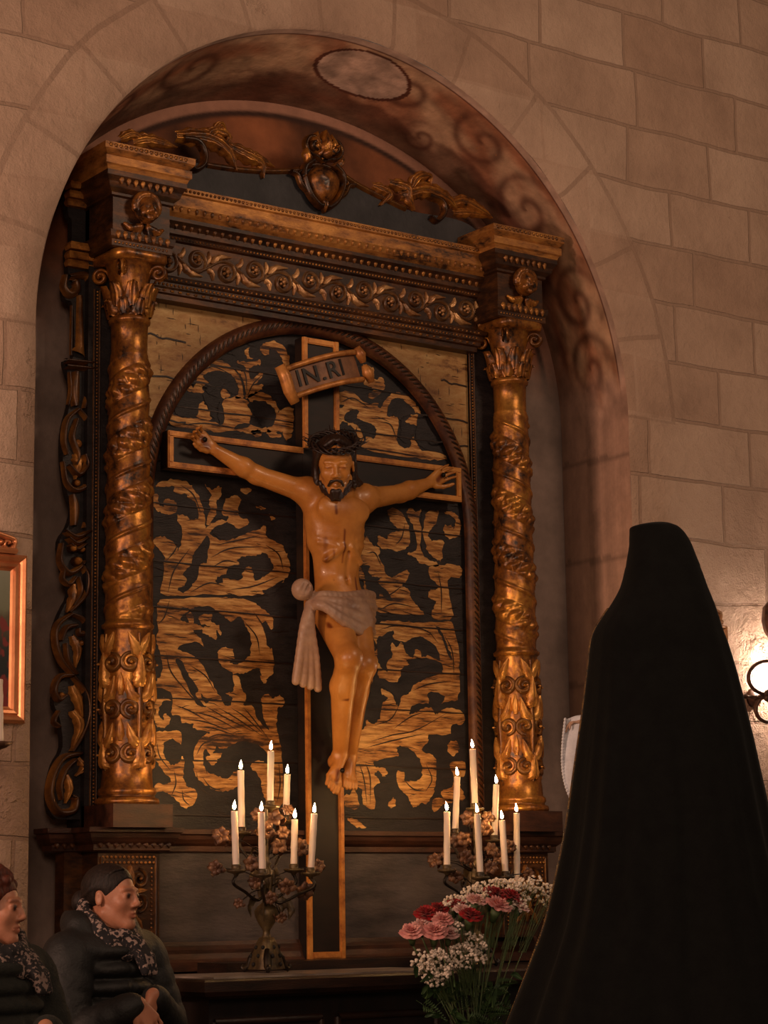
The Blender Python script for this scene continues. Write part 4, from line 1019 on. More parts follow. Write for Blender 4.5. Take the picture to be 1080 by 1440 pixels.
def add_hand(S, wrist, direction, palm_n, sc=1.0, curl=0.5, left=False, thumb_out=0.6):
    """palm and five fingers; direction from wrist to knuckles, palm_n out of the palm"""
    d = Vector(direction).normalized(); n = Vector(palm_n); n = (n-d*n.dot(d)).normalized(); s = d.cross(n)*(1 if left else -1)
    w = Vector(wrist); q = sc; k = 0.006*q
    for j in (-1.0, -0.35, 0.35, 1.0):
        S.cap(w+d*0.012*q+s*j*0.016*q, w+d*0.082*q+s*j*0.030*q, 0.014*q, 0.0115*q, 0.012*q)
    for j, L_, r in ((-1.0, 0.060, 0.0075), (-0.36, 0.078, 0.0085), (0.33, 0.085, 0.0088), (1.0, 0.076, 0.0085)):
        p = w+d*0.086*q+s*j*0.031*q; a = 0.0; seg = L_*q
        for t, fr in ((0.45, 0.30), (0.32, 1.0), (0.23, 0.8)):
            a += curl*fr; dd = d*math.cos(a)+n*math.sin(a)+s*j*0.06
            e = p+dd.normalized()*seg*t; S.cap(p, e, r*q, r*q*0.9, 0.003); p = e; r *= 0.92
    b = w+d*0.026*q+s*0.030*q+n*0.006*q
    t1 = b+(d*0.75+s*thumb_out+n*0.25).normalized()*0.042*q; t2 = t1+(d*0.9+s*thumb_out*0.45+n*0.35).normalized()*0.032*q; t3 = t2+(d+s*0.1+n*0.4).normalized()*0.022*q
    S.chain([b, t1, t2, t3], [0.0145*q, 0.0110*q, 0.0095*q, 0.0080*q], 0.005*q)

# ------------------------------------------------------------------ the crucifix
YC = -0.063
cru = thing('crucifix', 'life-size painted wooden crucifix with carved figure and lettered scroll in front of the gilded panel', 'crucifix', (0.01, -0.1, 1.163))
mb = MB()
mb.box(-0.088, 0.092, YC, -0.012, 1.163, 3.672); mb.box(-0.722, -0.0885, YC+0.0005, -0.012, 3.058, 3.206); mb.box(0.0925, 0.722, YC+0.0005, -0.012, 3.058, 3.206)
mb.box(-0.088, 0.092, -0.0125, -0.004, 1.163, 1.4)
crs = mb.build('cross', M('black_cross_wood', rgb(17, 10, 8), rgb(34, 20, 15), 9, 0.5, stretch=(1, 1, 4)), cru)
TRIM = gold_mat('worn_cross_gilding', (218, 150, 76), (176, 110, 54), (72, 40, 22), scale=18, rough=0.42, metal=0.3, lo=0.34, hi=0.58)
t_ = 0.024
for (x0, x1, z0, z1) in ((-0.088, -0.088+t_, 1.163, 3.058), (0.092-t_, 0.092, 1.163, 3.058), (-0.088+t_, 0.092-t_, 1.163, 1.163+t_*1.1),
                         (-0.088, -0.088+t_, 3.206, 3.672), (0.092-t_, 0.092, 3.206, 3.672), (-0.088+t_, 0.092-t_, 3.672-t_, 3.672),
                         (-0.722, -0.088, 3.206-t_, 3.206), (-0.722, -0.088, 3.058, 3.058+t_), (-0.722, -0.722+t_, 3.058+t_, 3.206-t_),
                         (0.092, 0.722, 3.206-t_, 3.206), (0.092, 0.722, 3.058, 3.058+t_), (0.722-t_, 0.722, 3.058+t_, 3.206-t_)):
    mb = MB(); b_ = 0.004
    mb.rect([(0, 0), (0, 1)], 0, 1, 0, 1) if False else None
    mb.box(x0, x1, YC-0.008, YC+0.002, z0, z1); mb.box(x0+b_, x1-b_, YC-0.012, YC-0.008, z0+b_*(z1-z0 < .1), z1-b_*(z1-z0 < .1))
    mb.build('gilt_edge', TRIM, crs)

# the titulus: a curling scroll with its letters
YT = -0.135
pL, pR = V(404, 540, YT), V(503, 515, YT)
ax = (pR-pL); wT = ax.length; ax.normalize(); az = Vector((-ax.z, 0, ax.x)); hT = 0.125
tl = bpy.data.objects.new('titulus', None); COL.objects.link(tl); tl.empty_display_size = .05; tl.location = (pL+pR)/2; ORIG[tl.name] = Vector(tl.location); adopt(tl, cru)
mb = MB(); P = []
for i in range(25):
    t = i/24; y = 0.016*math.sin(t*PI*2)*0.6+0.010*math.cos(t*5)
    row = []
    for v in (-1, -0.98, -0.9, 0.9, 0.98, 1):
        p = pL+ax*wT*t+az*(hT/2*v+0.010*math.sin(t*PI)); row.append((p.x, YT+y, p.z))
    P.append(row+[(q[0], q[1]+0.018, q[2]) for q in reversed(row)])
mb.grid(P, cv=True)
PARCH = M('brown_painted_scroll', rgb(110, 76, 56), rgb(150, 106, 74), 14, 0.5, bump=0.2)
mb.build('scroll_board', PARCH, tl)
mb = MB()
for s_ in (-1, 1):
    q = [pL+ax*wT*t+az*(hT/2*s_*0.94+0.010*math.sin(t*PI))+Vector((0, -0.012+0.016*math.sin(t*PI*2)*0.6+0.010*math.cos(t*5), 0)) for t in [i/24 for i in range(25)]]
    mb.tube(q, 0.012, 8)
SCG = M('scroll_edge_gilding', rgb(150, 92, 46), rgb(214, 146, 76), 22, 0.4, 0.25)
mb.build('scroll_border', SCG, tl)
for e, p in ((-1, pL), (1, pR)):
    mb = MB(); base = p+ax*0.012*e
    if e < 0: mb.tube([base+az*0.075+Vector((-.01, -.014, 0)), base+az*0.03+Vector((0, -.016, 0)), base-az*0.03+Vector((0, -.016, 0)), base-az*0.078+Vector((.014, -.014, 0))], [0.022, 0.026, 0.025, 0.020], 14)
    else:
        mb.tube([base+az*0.075+Vector((.0, -.01, 0)), base+az*0.045+Vector((.012, -.012, 0)), base+az*0.012+Vector((.014, -.01, 0))], [0.016, 0.022, 0.012], 12)
        mb.tube([base+az*0.002+Vector((.014, -.01, 0)), base-az*0.03+Vector((.02, -.012, 0)), base-az*0.07+Vector((.028, -.01, 0))], [0.012, 0.024, 0.014], 12)
    mb.build('rolled_end', SCG, tl)
cu = bpy.data.curves.new('titulus_letters', 'FONT'); cu.body = 'IN.RI'; cu.size = 0.098; cu.extrude = 0.003; cu.align_x = 'CENTER'; cu.align_y = 'CENTER'; cu.space_character = 1.12; cu.offset = 0.001
to = bpy.data.objects.new('tmp_text', cu); COL.objects.link(to)
dg = bpy.context.evaluated_depsgraph_get(); me = bpy.data.meshes.new_from_object(to.evaluated_get(dg)); bpy.data.objects.remove(to)
c0 = (pL+pR)/2+az*0.008-ax*0.012
for v in me.vertices:
    sx = v.co.x*0.98; p = c0+ax*sx+az*v.co.y; t = 0.5+sx/wT
    v.co = (p.x, YT+0.016*math.sin(t*PI*2)*0.6+0.010*math.cos(t*5)-0.001-v.co.z, p.z)
me.materials.clear(); me.materials.append(M('black_letter_paint', rgb(14, 9, 7), rgb(24, 16, 12), 8, 0.5))
lo_ = bpy.data.objects.new('lettering', me); COL.objects.link(lo_); adopt(lo_, tl)

# the figure
S = SDF((-0.80, -0.50, 1.75), (0.80, 0.0, 3.32), 0.0042)
Pv = {k: V(*p) for k, p in dict(pel=(477,846,-0.185), wai=(473,806,-0.165), rib=(473,762,-0.185), che=(472,728,-0.195), nek=(474,700,-0.185),
      rs=(434,693,-0.165), re=(361,668,-0.115), rw=(301,632,-0.098), ls=(511,702,-0.165), le=(563,694,-0.115), lw=(603,679,-0.098),
      rh=(464,858,-0.19), rk=(490,926,-0.375), ra=(478,1060,-0.165), rt=(466,1108,-0.19), lh=(496,862,-0.185), lk=(511,936,-0.315), la=(491,1064,-0.125), lt=(491,1104,-0.165)).items()}
S.ell(Pv['che'], (0.125, 0.085, 0.115), k=0.04); S.ell(Pv['rib'], (0.118, 0.082, 0.115), k=0.04)
S.ell(Pv['wai'], (0.098, 0.070, 0.11), k=0.05); S.ell(Pv['pel'], (0.112, 0.080, 0.095), k=0.05)
S.cap(Pv['nek'], Pv['nek']+Vector((0.005, -0.04, 0.10)), 0.052, 0.044, 0.03)
for a, b, c, h in (('rs', 're', 'rw', -1), ('ls', 'le', 'lw', 1)):
    S.ell(Pv[a], (0.058, 0.052, 0.055), k=0.035); S.cap(Pv['nek']+Vector((h*0.02, 0.01, 0.01)), Pv[a]+Vector((0, 0.0, 0.02)), 0.035, 0.036, 0.04)
    S.cap(Pv[a], Pv[b], 0.047, 0.037, 0.03); m_ = Pv[b].lerp(Pv[c], 0.3); S.chain([Pv[b], m_, Pv[c]], [0.035, 0.037, 0.022], 0.02)
    S.ell(Pv['che']+Vector((h*0.060, -0.060, 0.026)), (0.064, 0.022, 0.046), k=0.035)          # pectorals
    S.cap(Pv[a]+Vector((-h*0.02, 0, -0.02)), Pv['rib']+Vector((h*0.085, 0.02, 0.0)), 0.040, 0.030, 0.04)
    S.cap(Pv['rib']+Vector((h*0.020, -0.078, -0.035)), Pv['rib']+Vector((h*0.085, -0.045, -0.085)), 0.009, 0.010, 0.022)   # rib arch
    for q in range(3): S.cap(Pv['rib']+Vector((h*0.050, -0.070, 0.035-0.032*q)), Pv['rib']+Vector((h*0.108, -0.030, 0.050-0.032*q)), 0.007, 0.007, 0.012)
for q in range(3):
    for h in (-1, 1): S.ell(Pv['wai']+Vector((h*0.026, -0.062+0.004*q, 0.055-0.048*q)), (0.026, 0.011, 0.023), k=0.018)
S.cap(Pv['wai']+Vector((0, -0.088, 0.10)), Pv['wai']+Vector((0, -0.080, -0.05)), 0.006, 0.005, 0.012, True)
S.ell(Pv['wai']+Vector((0, -0.074, -0.035)), (0.007, 0.012, 0.009), k=0.006, sub=True)
for a, b, c, d, q in (('rh', 'rk', 'ra', 'rt', 1.0), ('lh', 'lk', 'la', 'lt', 0.97)):
    m_ = Pv[b].lerp(Pv[c], 0.28)+Vector((0, 0.022, 0))
    S.chain([Pv[a], Pv[b]], [0.078*q, 0.050*q], 0.03); S.ell(Pv[b]+Vector((0, -0.012, 0)), (0.046*q, 0.046*q, 0.052*q), k=0.02)
    S.chain([Pv[b], m_, Pv[c]], [0.046*q, 0.049*q, 0.028*q], 0.02)
    S.cap(Pv[b].lerp(Pv[c], .1)+Vector((0, -0.03, 0)), Pv[c]+Vector((0, -0.008, 0)), 0.02, 0.018, 0.02)
    heel = Pv[c]+Vector((-0.012, 0.022, -0.030)); S.ell(heel, (0.026, 0.030, 0.030), k=0.02)
    S.ell(Pv[c]+Vector((-0.026, 0.0, -0.004)), (0.012, 0.013, 0.013), k=0.012); S.ell(Pv[c]+Vector((0.026, 0.0, 0)), (0.012, 0.013, 0.013), k=0.012)
    fd = (Pv[d]-Pv[c]).normalized(); sd = Vector((1, 0.15, 0)); sd = (sd-fd*sd.dot(fd)).normalized()
    ball = Pv[c].lerp(Pv[d], 0.72); S.cap(Pv[c]+Vector((0, -0.005, -0.01)), ball, 0.027, 0.019, 0.015)
    for j in range(-2, 3): S.cap(Pv[c].lerp(Pv[d], .45)+sd*j*0.006, ball+sd*j*0.0140, 0.0125, 0.0105, 0.008)
    for j in range(5):
        o = ball+sd*(j-2)*0.0158; e = o+fd*(0.056-0.005*abs(j-(3 if q == 1.0 else 1)))+Vector((0, -0.004, 0)); S.chain([o, o.lerp(e, .5)+Vector((0, -0.005, 0)), e], [0.0090, 0.0082, 0.0074], 0.002)
add_hand(S, Pv['rw'], V(281, 615, -0.098)-Pv['rw'], (0.1, -1, -0.15), 0.86, 0.75, False, 0.45)
add_hand(S, Pv['lw'], V(623, 667, -0.098)-Pv['lw'], (-0.1, -1, -0.15), 0.86, 0.55, True, 0.45)
HL = Loc(V(471, 654, -0.265), Vector((-0.50, -0.80, -0.33)), Vector((-0.11, -0.16, 1)), 1.0)
S.cap(Pv['nek']+Vector((0, -0.01, 0.02)), HL(0, -0.02, -0.06), 0.050, 0.050, 0.03)
add_head(S, HL)
WOUNDS = [([V(463, 756, -0.27), V(464, 775, -0.265), V(462, 800, -0.255)], 0.008), ([V(486, 745, -0.28), V(484, 790, -0.26)], 0.004), ([V(472, 770, -0.27), V(473, 815, -0.25)], 0.004),
          ([V(452, 745, -0.26), V(456, 758, -0.26)], 0.007), ([V(285, 617, -0.11), V(292, 628, -0.11)], 0.012), ([V(622, 668, -0.11), V(616, 675, -0.11)], 0.010), ([V(476, 1085, -0.2), V(474, 1100, -0.2)], 0.010),
          ([V(480, 985, -0.33), V(490, 984, -0.33)], 0.004), ([V(503, 812, -0.25), V(500, 850, -0.25)], 0.005), ([V(470, 712, -0.27), V(471, 722, -0.27)], 0.006), ([V(463, 875, -0.3), V(464, 882, -0.3)], 0.005)]
def seg_d(vs, a, b):
    a = np.array(a); b = np.array(b); d = b-a; t = np.clip(((vs-a)@d)/(d@d+1e-9), 0, 1); q = a+t[:, None]*d
    dv = (vs-q); dv[:, 1] *= 0.25; return np.sqrt((dv**2).sum(1))
def christ_col(vs):
    c = np.ones((len(vs), 4)); m_ = np.zeros(len(vs))
    for pts, r in WOUNDS:
        for a, b in zip(pts[:-1], pts[1:]): m_ = np.maximum(m_, np.clip(1.6-seg_d(vs, a, b)/r*1.0, 0, 1))
    lp = np.array(HL(0, 0.09, -0.063)); d = np.sqrt(((vs-lp)**2*np.array([1, 1, 3.0])).sum(1)); m_ = np.maximum(m_, 0.5*np.clip(1.5-d/0.016, 0, 1))
    for h in (1, -1):
        lp = np.array(HL(h*0.03, 0.088, 0.001)); d = np.sqrt(((vs-lp)**2*np.array([1, 1, 14.0])).sum(1)); m_ = np.maximum(m_, 0.8*np.clip(1.4-d/0.014, 0, 1))
    blood = np.array([0.22, 0.05, 0.03])
    c[:, :3] = 1-(1-blood)*m_[:, None]*0.85
    return c
SKINW = M('glossy_painted_flesh', rgb(172, 108, 46), rgb(202, 136, 64), 7, 0.36, attr='Col', bump=0.12, bscale=45, coat=0.12)
corp = S.build('carved_figure', SKINW, cru, christ_col)
corp['label'] = 'carved figure painted in amber flesh tones'

HAIRW = M('dark_brown_painted_hair', rgb(26, 15, 11), rgb(50, 30, 22), 40, 0.45, stretch=(3, 3, .6))
S = SDF(HL.c-Vector((0.24, 0.22, 0.30)), HL.c+Vector((0.24, 0.22, 0.2)), 0.0045); R = HL.rot()
S.ell(HL(0, -0.026, 0.042), (0.078, 0.092, 0.081), R, 0.01)
for h in (1, -1):
    for q in range(6):
        bk = -0.012*q-(0.030 if h < 0 else 0.0)
        p = [HL(h*(0.010+0.006*q), 0.066-0.020*q, 0.108-0.002*q), HL(h*(0.060+0.003*q), 0.042+bk, 0.064), HL(h*0.077, 0.012+bk, 0.0), HL(h*(0.074+0.003*q), 0.012+bk*1.2, -0.07), HL(h*(0.078+0.006*q), 0.020+bk, (-0.15-0.010*q) if h > 0 else -0.085)]
        S.chain([Vector(t) for t in cat([tuple(x) for x in p], 4)], [0.0115+0.002*math.sin(i*1.3+q*2) for i in range(17)], 0.004)
    for q in range(4):
        S.cap(HL(h*(0.060-0.014*q), 0.030+0.012*q, -0.066-0.012*q), HL(h*(0.050-0.012*q), 0.036+0.012*q, -0.100-0.010*q), 0.011, 0.008, 0.006)
    S.chain([HL(h*0.004, 0.100, -0.047), HL(h*0.020, 0.094, -0.053), HL(h*0.030, 0.080, -0.072)], [0.0052, 0.0062, 0.006], 0.004)
    S.cap(HL(h*0.010, 0.078, -0.095), HL(h*0.006, 0.078, -0.122), 0.014, 0.008, 0.008)
S.build('hair_and_beard', HAIRW, corp, smooth=1)
mb = MB()
for k in range(4):
    pts = []
    for i in range(60):
        a = 2*PI*i/60; w_ = 0.012*math.sin(a*5+k*PI/2); v_ = 0.012*math.cos(a*5+k*PI/2)
        pts.append(HL((0.094+w_)*math.cos(a), -0.022+(0.112+w_)*math.sin(a), 0.088+v_-0.022*math.sin(a)))
    mb.tube(pts, 0.0048, 6, closed=True)
rr_ = random.Random(3)
for i in range(34):
    a = 2*PI*i/34; b = HL(0.098*math.cos(a), -0.022+0.116*math.sin(a), 0.084-0.02*math.sin(a)); l_ = rr_.uniform(.03, .065)
    e = b+(HL.s*math.cos(a+rr_.uniform(-.8, .8))+HL.f*math.sin(a+rr_.uniform(-.8, .8))+HL.u*rr_.uniform(-.1, 1.0)).normalized()*l_; mb.tube([b, e], [0.004, 0.0008], 5)
mb.build('crown_of_thorns', HAIRW, corp)

# loincloth
CLOTH = M('cream_painted_cloth', rgb(150, 116, 96), rgb(186, 150, 124), 9, 0.42, bump=0.12, bscale=40)
S = SDF((-0.45, -0.50, 2.12), (0.35, 0.02, 2.72), 0.0045)
kn = V(437, 846, -0.27)
for t in range(8):
    f_ = t/7
    if t > 0: pts = [V(438, 844+2*f_*4, -0.265), V(454, 842+12*f_, -0.295-0.03*f_), V(484, 838+38*f_, -0.300-0.045*f_), V(510, 836+56*f_, -0.245-0.04*f_), V(526-4*f_, 838+60*f_, -0.14)]
    else: pts = [V(438, 842, -0.265), V(455, 838, -0.285), V(484, 838, -0.275), V(508, 836, -0.23), V(522, 838, -0.14)]
    S.chain([Vector(q) for q in cat([tuple(p) for p in pts], 4)], [(0.019 if t % 2 == 0 else 0.0125)+0.002*math.sin(t*2.3+i*.5) for i in range(17)], 0.0035)
S.ell(Pv['pel']+Vector((0.005, 0.02, 0.015)), (0.122, 0.072, 0.055), k=0.03)
S.ell(V(505, 872, -0.235), (0.055, 0.060, 0.070), k=0.02)
S.ell(V(425, 829, -0.27), (0.044, 0.040, 0.044), k=0.01)
S.cap(V(423, 836, -0.305), V(430, 820, -0.305), 0.007, 0.007, 0.008, True); S.cap(V(428, 838, -0.31), V(434, 824, -0.30), 0.006, 0.006, 0.008, True)
for t in range(7):
    f_ = t/6
    pts = [V(437, 850, -0.265), V(428+8*f_, 880, -0.275+0.02*(t % 2)), V(421+22*f_, 925, -0.265+0.03*(t % 2)), V(416+31*f_, 958+10*f_, -0.255+0.035*(t % 2))]
    S.chain([Vector(q) for q in cat([tuple(p) for p in pts], 4)], [(0.020 if t % 2 == 0 else 0.012)-0.0003*i for i in range(13)], 0.006)
S.build('loincloth', CLOTH, corp, smooth=1)
mb = MB()
for p in (V(285, 619, -0.098), V(620, 669, -0.098), V(478, 1084, -0.20)):
    mb.lathe([(0, 0), (0.008, 0.0), (0.011, 0.006), (0.006, 0.014), (0, 0.016)], (0, 0, 0), 10); n_ = 50
    for i in range(len(mb.v)-n_, len(mb.v)): x, y, z = mb.v[i]; mb.v[i] = (p.x+x, p.y-0.012-z, p.z+y)
    mb.build('nail', M('iron_nail', rgb(24, 20, 18), rgb(40, 34, 30), 20, 0.5, 0.6), corp); mb = MB()
# ------------------------------------------------------------------ candelabra and candles
BRASS = gold_mat('tarnished_bronze', (128, 110, 74), (84, 68, 46), (34, 26, 19), scale=40, rough=0.42, metal=0.7)
BLOOM = gold_mat('gilt_tin_flower', (150, 108, 74), (98, 66, 48), (44, 28, 22), scale=26, rough=0.45, metal=0.35)
WAX = M('ivory_wax', rgb(226, 206, 190), rgb(240, 222, 206), 6, 0.45)
bs = WAX.node_tree.nodes['Principled BSDF']; bs.inputs['Subsurface Weight'].default_value = 0.25; bs.inputs['Subsurface Radius'].default_value = (0.02, 0.010, 0.005)
WICK = M('charred_wick', rgb(18, 12, 10), rgb(34, 22, 16), 40, 0.8)
def flame_mat():
    mt, nt, b = new_mat('candle_flame')
    tc = N(nt, 'ShaderNodeTexCoord'); sp = N(nt, 'ShaderNodeSeparateXYZ'); nt.links.new(tc.outputs['Generated'], sp.inputs[0])
    rp = ramp(nt, [(0.0, (0.9, 0.30, 0.06, 1)), (0.35, (1.0, 0.62, 0.25, 1)), (1.0, (1.0, 0.55, 0.18, 1))]); nt.links.new(sp.outputs[2], rp.inputs[0])
    nt.links.new(rp.outputs[0], b.inputs['Emission Color']); b.inputs['Emission Strength'].default_value = FLAME_E
    b.inputs['Base Color'].default_value = (1, .6, .2, 1)
    return mt
FLAME_E = 300.0
FLAME = flame_mat()
def candle(base, top, r, label, group, lit=True, lean=0.0):
    base, top = Vector(base), Vector(top); ax = (top-base).normalized(); L_ = (top-base).length
    t = thing('candle', label, 'candle', base, group)
    u = ax.orthogonal().normalized(); w = ax.cross(u)
    def ring(r_, h): return [base+ax*h+(u*math.cos(2*PI*k/16)+w*math.sin(2*PI*k/16))*r_ for k in range(16)]
    mb = MB(); rows = []
    for i in range(13): rows.append(ring(r*(1+0.04*math.sin(i*1.7+base.x*30)), L_*0.985*i/12))
    rows += [ring(r*0.96, L_*0.995), ring(r*0.7, L_*0.99), ring(0.001, L_*0.982)]
    mb.grid([ring(0.001, 0)]+rows, cv=True, flip=True)
    mb.build('wax_body', WAX, t)
    mb = MB(); mb.tube([base+ax*L_*0.98, base+ax*(L_+0.006), base+ax*(L_+0.012)+Vector((lean*0.1, 0, 0))], [0.0018, 0.0016, 0.001], 6); mb.build('wick', WICK, t)
    if lit:
        mb = MB(); rows = []; c = base+ax*(L_+0.004)
        for i in range(11):
            f = i/10; rr = 0.0064*math.sin(PI*min(1, f**0.62))*(1-0.35*f)+0.0002
            p = c+Vector((lean*f*f, 0, 0.034*f)); rows.append([p+Vector((math.cos(2*PI*k/10)*rr, math.sin(2*PI*k/10)*rr, 0)) for k in range(10)])
        mb.grid(rows, cv=True, flip=True); mb.build('flame', FLAME, t)
    return t
def blossom(mb, c, nrm, r, petals=6, seed=0):
    n_ = Vector(nrm).normalized(); u = n_.orthogonal().normalized(); w = n_.cross(u); rq = random.Random(seed); c = Vector(c)
    for k in range(petals):
        a = 2*PI*k/petals+rq.uniform(-.2, .2); d = u*math.cos(a)+w*math.sin(a); s_ = n_.cross(d); P = []
        for i in range(6):
            t = i/5; wd = r*0.42*math.sin(PI*(0.12+0.86*t))**0.8; cu_ = r*(0.15+0.35*math.sin(t*2.4))
            P.append([c+d*r*t+s_*wd*v+n_*(cu_-0.3*r*v*v*0.5+rq.uniform(-.03, .03)*r) for v in (-1, -.5, 0, .5, 1)])
        mb.grid(P)
    mb.ell(c+n_*r*0.18, (r*0.2, r*0.2, r*0.2), nu=5, nv=8)
HOLE_SHADE = M('foot_hole_shade', rgb(12, 9, 7), rgb(20, 15, 12), 8, 0.8)
def candelabrum(cx, cy, z0, cups, flowers, label):
    t = thing('candelabrum', label, 'candelabrum', (cx, cy, z0), 'candelabra on the altar'); c0 = (cx, cy, z0)
    # tripod foot; dark-coloured beads stand in for the shade of pierced holes
    mb = MB()
    mb.lathe([(0.066, 0.012), (0.060, 0.03), (0.048, 0.07), (0.036, 0.105), (0.026, 0.125), (0.0, 0.128)], c0, 36, lambda r, z, a: r*(1+0.13*math.cos(3*a)+0.03*math.cos(12*a)))
    for k in range(3):
        a = 2*PI*k/3; d = Vector((math.cos(a), math.sin(a), 0)); b = Vector(c0)
        mb.tube([b+d*0.035+Vector((0, 0, .085)), b+d*0.062+Vector((0, 0, .05)), b+d*0.072+Vector((0, 0, .022)), b+d*0.092+Vector((0, 0, .010)), b+d*0.104+Vector((0, 0, .018)), b+d*0.096+Vector((0, 0, .027))], [0.012, 0.015, 0.014, 0.010, 0.008, 0.004], 8)
    mb.mi = [0]*len(mb.f)
    for k in range(18):
        a = 2*PI*k/18; h = 0.03+0.03*(k % 3); r = (0.0655 if h < .04 else 0.053 if h < .07 else 0.042)*(1+0.13*math.cos(3*a)); mb.ell((cx+r*math.cos(a), cy+r*math.sin(a), z0+h), (.007, .007, .008), nu=5, nv=8)
    mb.mi += [1]*(len(mb.f)-len(mb.mi)); mb.build('tripod_foot', [BRASS, HOLE_SHADE], t)
    # baluster stem
    zt = max(c[2] for c in cups)-z0
    mb = MB(); mb.lathe([(0.022, 0.12), (0.014, 0.135), (0.013, 0.15), (0.030, 0.175), (0.042, 0.20), (0.045, 0.22), (0.034, 0.235), (0.016, 0.25), (0.013, 0.27), (0.020, 0.29), (0.030, 0.33), (0.026, 0.36), (0.013, 0.38), (0.022, 0.39), (0.012, 0.40), (0.009, 0.43), (0.008, zt-0.02), (0.008, zt)], c0, 24)
    for k in range(8):
        a = 2*PI*k/8; mp = lambda u, v, h, a=a: (cx+(0.020+abs(v-0.30)*0.0+h)*math.cos(a+u/0.03), cy+(0.020+h)*math.sin(a+u/0.03), z0+v)
        mb.leaf([(0, 0.27+0.016*i) for i in range(7)], 0.010, 0.016, mp, 3, 6)
    mb.build('stem', BRASS, t)
    for i, c in enumerate(cups):
        c = Vector(c); d = Vector((c.x-cx, c.y-cy, 0)); L_ = d.length
        mb = MB()
        if L_ > 0.03:
            h0 = min(0.40, c.z-z0-0.08); b = Vector((cx, cy, z0+h0)); e = c-Vector((0, 0, 0.022))
            pts = [b, b+d*0.30+Vector((0, 0, -0.030)), b+d*0.72+Vector((0, 0, -0.02+0.35*(e.z-b.z))), e-Vector((0, 0, 0.03))+d*0.08, e]
            mb.tube([Vector(q) for q in cat([tuple(p) for p in pts], 6)], [0.0058]*25, 7)
            def lm(u, v, h, b=b, d=d, L_=L_): return tuple(b+d/L_*u+Vector((0, 0, v))+Vector((d.y, -d.x, 0))/L_*h)
            mb.leaf(cat([(L_*0.35, -0.02), (L_*0.55, -0.05), (L_*0.5, -0.09)], 5), 0.02, 0.006, lm, 3, 6); mb.spiral((L_*0.42, 0.03), 0.022, 1.3, -PI/2, 0.005, 0.006, lm, 1)
            arm = mb.build('arm', BRASS, t)
        else: arm = None
        mb = MB(); mb.lathe([(0.0, -0.028), (0.007, -0.026), (0.010, -0.018), (0.030, -0.012), (0.036, -0.006), (0.034, -0.002), (0.014, -0.004), (0.017, 0.008), (0.016, 0.016), (0.0105, 0.016), (0.0105, -0.002)], tuple(c), 20, lambda r, z, a: r*(1+(0.10*math.cos(8*a) if r > .029 else 0)))
        mb.build('drip_cup', BRASS, arm or t)
    for i, (p, nrm, r) in enumerate(flowers):
        p = Vector(p); mb = MB(); b = Vector((cx, cy, z0+min(0.42, max(0.3, p.z-z0-0.05))))
        blossom(mb, p, nrm, r, 6, i)
        for q in range(2):
            dd = Vector((math.cos(i*2.1+q*2.5), math.sin(i*2.1+q*2.5), -0.3)); blossom(mb, p+dd*r*0.5-Vector(nrm).normalized()*0.008, dd, r*0.9, 3, i+40+q)
        f = mb.build('tin_flower', BLOOM, t)
        mb = MB(); mb.tube([b, b.lerp(p, .5)+Vector((0, 0, .015)), p], 0.0022, 5); mb.build('flower_stalk', BRASS, f)
    return t
TOWARD = -Vector(_fw); TOWARD.z = 0.15
def flw(lst, y): return [(V(a, b, y+dy), TOWARD+Vector((dx, 0, dz)), r) for a, b, dy, dx, dz, r in lst]
cy1 = -0.50; b1 = V(375, 1360, cy1)
cupsL = [V(380,1132,cy1), V(340,1169,cy1+0.10), V(402,1152,cy1+0.13), V(332,1222,cy1-0.10), V(369,1228,cy1-0.17), V(413,1221,cy1-0.05), V(437,1226,cy1-0.12)]
fl1 = flw([(312,1176,0,-.3,.2,.035), (304,1220,0,-.5,0,.030), (353,1214,-.1,0,0,.030), (384,1152,0,0,.4,.040), (374,1168,-.02,.2,0,.035), (392,1190,0,.1,.2,.032), (397,1172,.05,.3,.4,.03), (423,1192,0,.4,.2,.034), (428,1252,-.05,.3,-.3,.036), (447,1218,0,.5,.1,.028), (404,1246,-.1,0,-.3,.032), (362,1145,.03,-.2,.5,.026), (405,1140,.05,.3,.5,.026), (360,1240,-.1,-.2,-.3,.028), (380,1262,-.1,.1,-.2,.026), (395,1290,-.06,.4,-.3,.022), (336,1270,-.05,-.4,-.2,.02)], cy1)
candelabrum(b1.x, cy1, 1.1315, [tuple(c) for c in cupsL], fl1, 'bronze branched candelabrum with tin flowers standing left of the cross foot')
tipsL = [(381,1056),(338.5,1083),(404,1089),(329.5,1140),(367.5,1142),(414.5,1152),(442,1144)]
ysL = [0, .10, .13, -.10, -.17, -.05, -.12]
labL = ['lit white candle, tallest and central, left of the cross', 'lit white candle at back left of the left candelabrum', 'lit white candle just right of the tallest one, left of the cross',
        'lit white candle furthest left in the left candelabrum', 'lit white candle front and centre of the left candelabrum', 'short lit white candle second from right in the left candelabrum', 'lit white candle leaning right beside the cross shaft']
for c, tp, dy, lb in zip(cupsL, tipsL, ysL, labL): candle(c, V(tp[0], tp[1], cy1+dy+0.002), 0.0125, lb, 'candles in the left candelabrum', True, 0.002)
cy2 = -0.50; b2 = V(672, 1352, cy2)
cupsR = [V(668,1135,cy2), V(640,1171,cy2+0.12), V(695,1180,cy2+0.08), V(628.5,1222,cy2-0.10), V(675.5,1232,cy2-0.18), V(711,1231,cy2-0.10), V(727,1246,cy2+0.04)]
tipsR = [(664.5,1053),(643,1092),(698,1103),(628.5,1141),(671,1144),(706,1153),(726.5,1143)]
ysR = [0, .12, .08, -.10, -.18, -.10, .04]
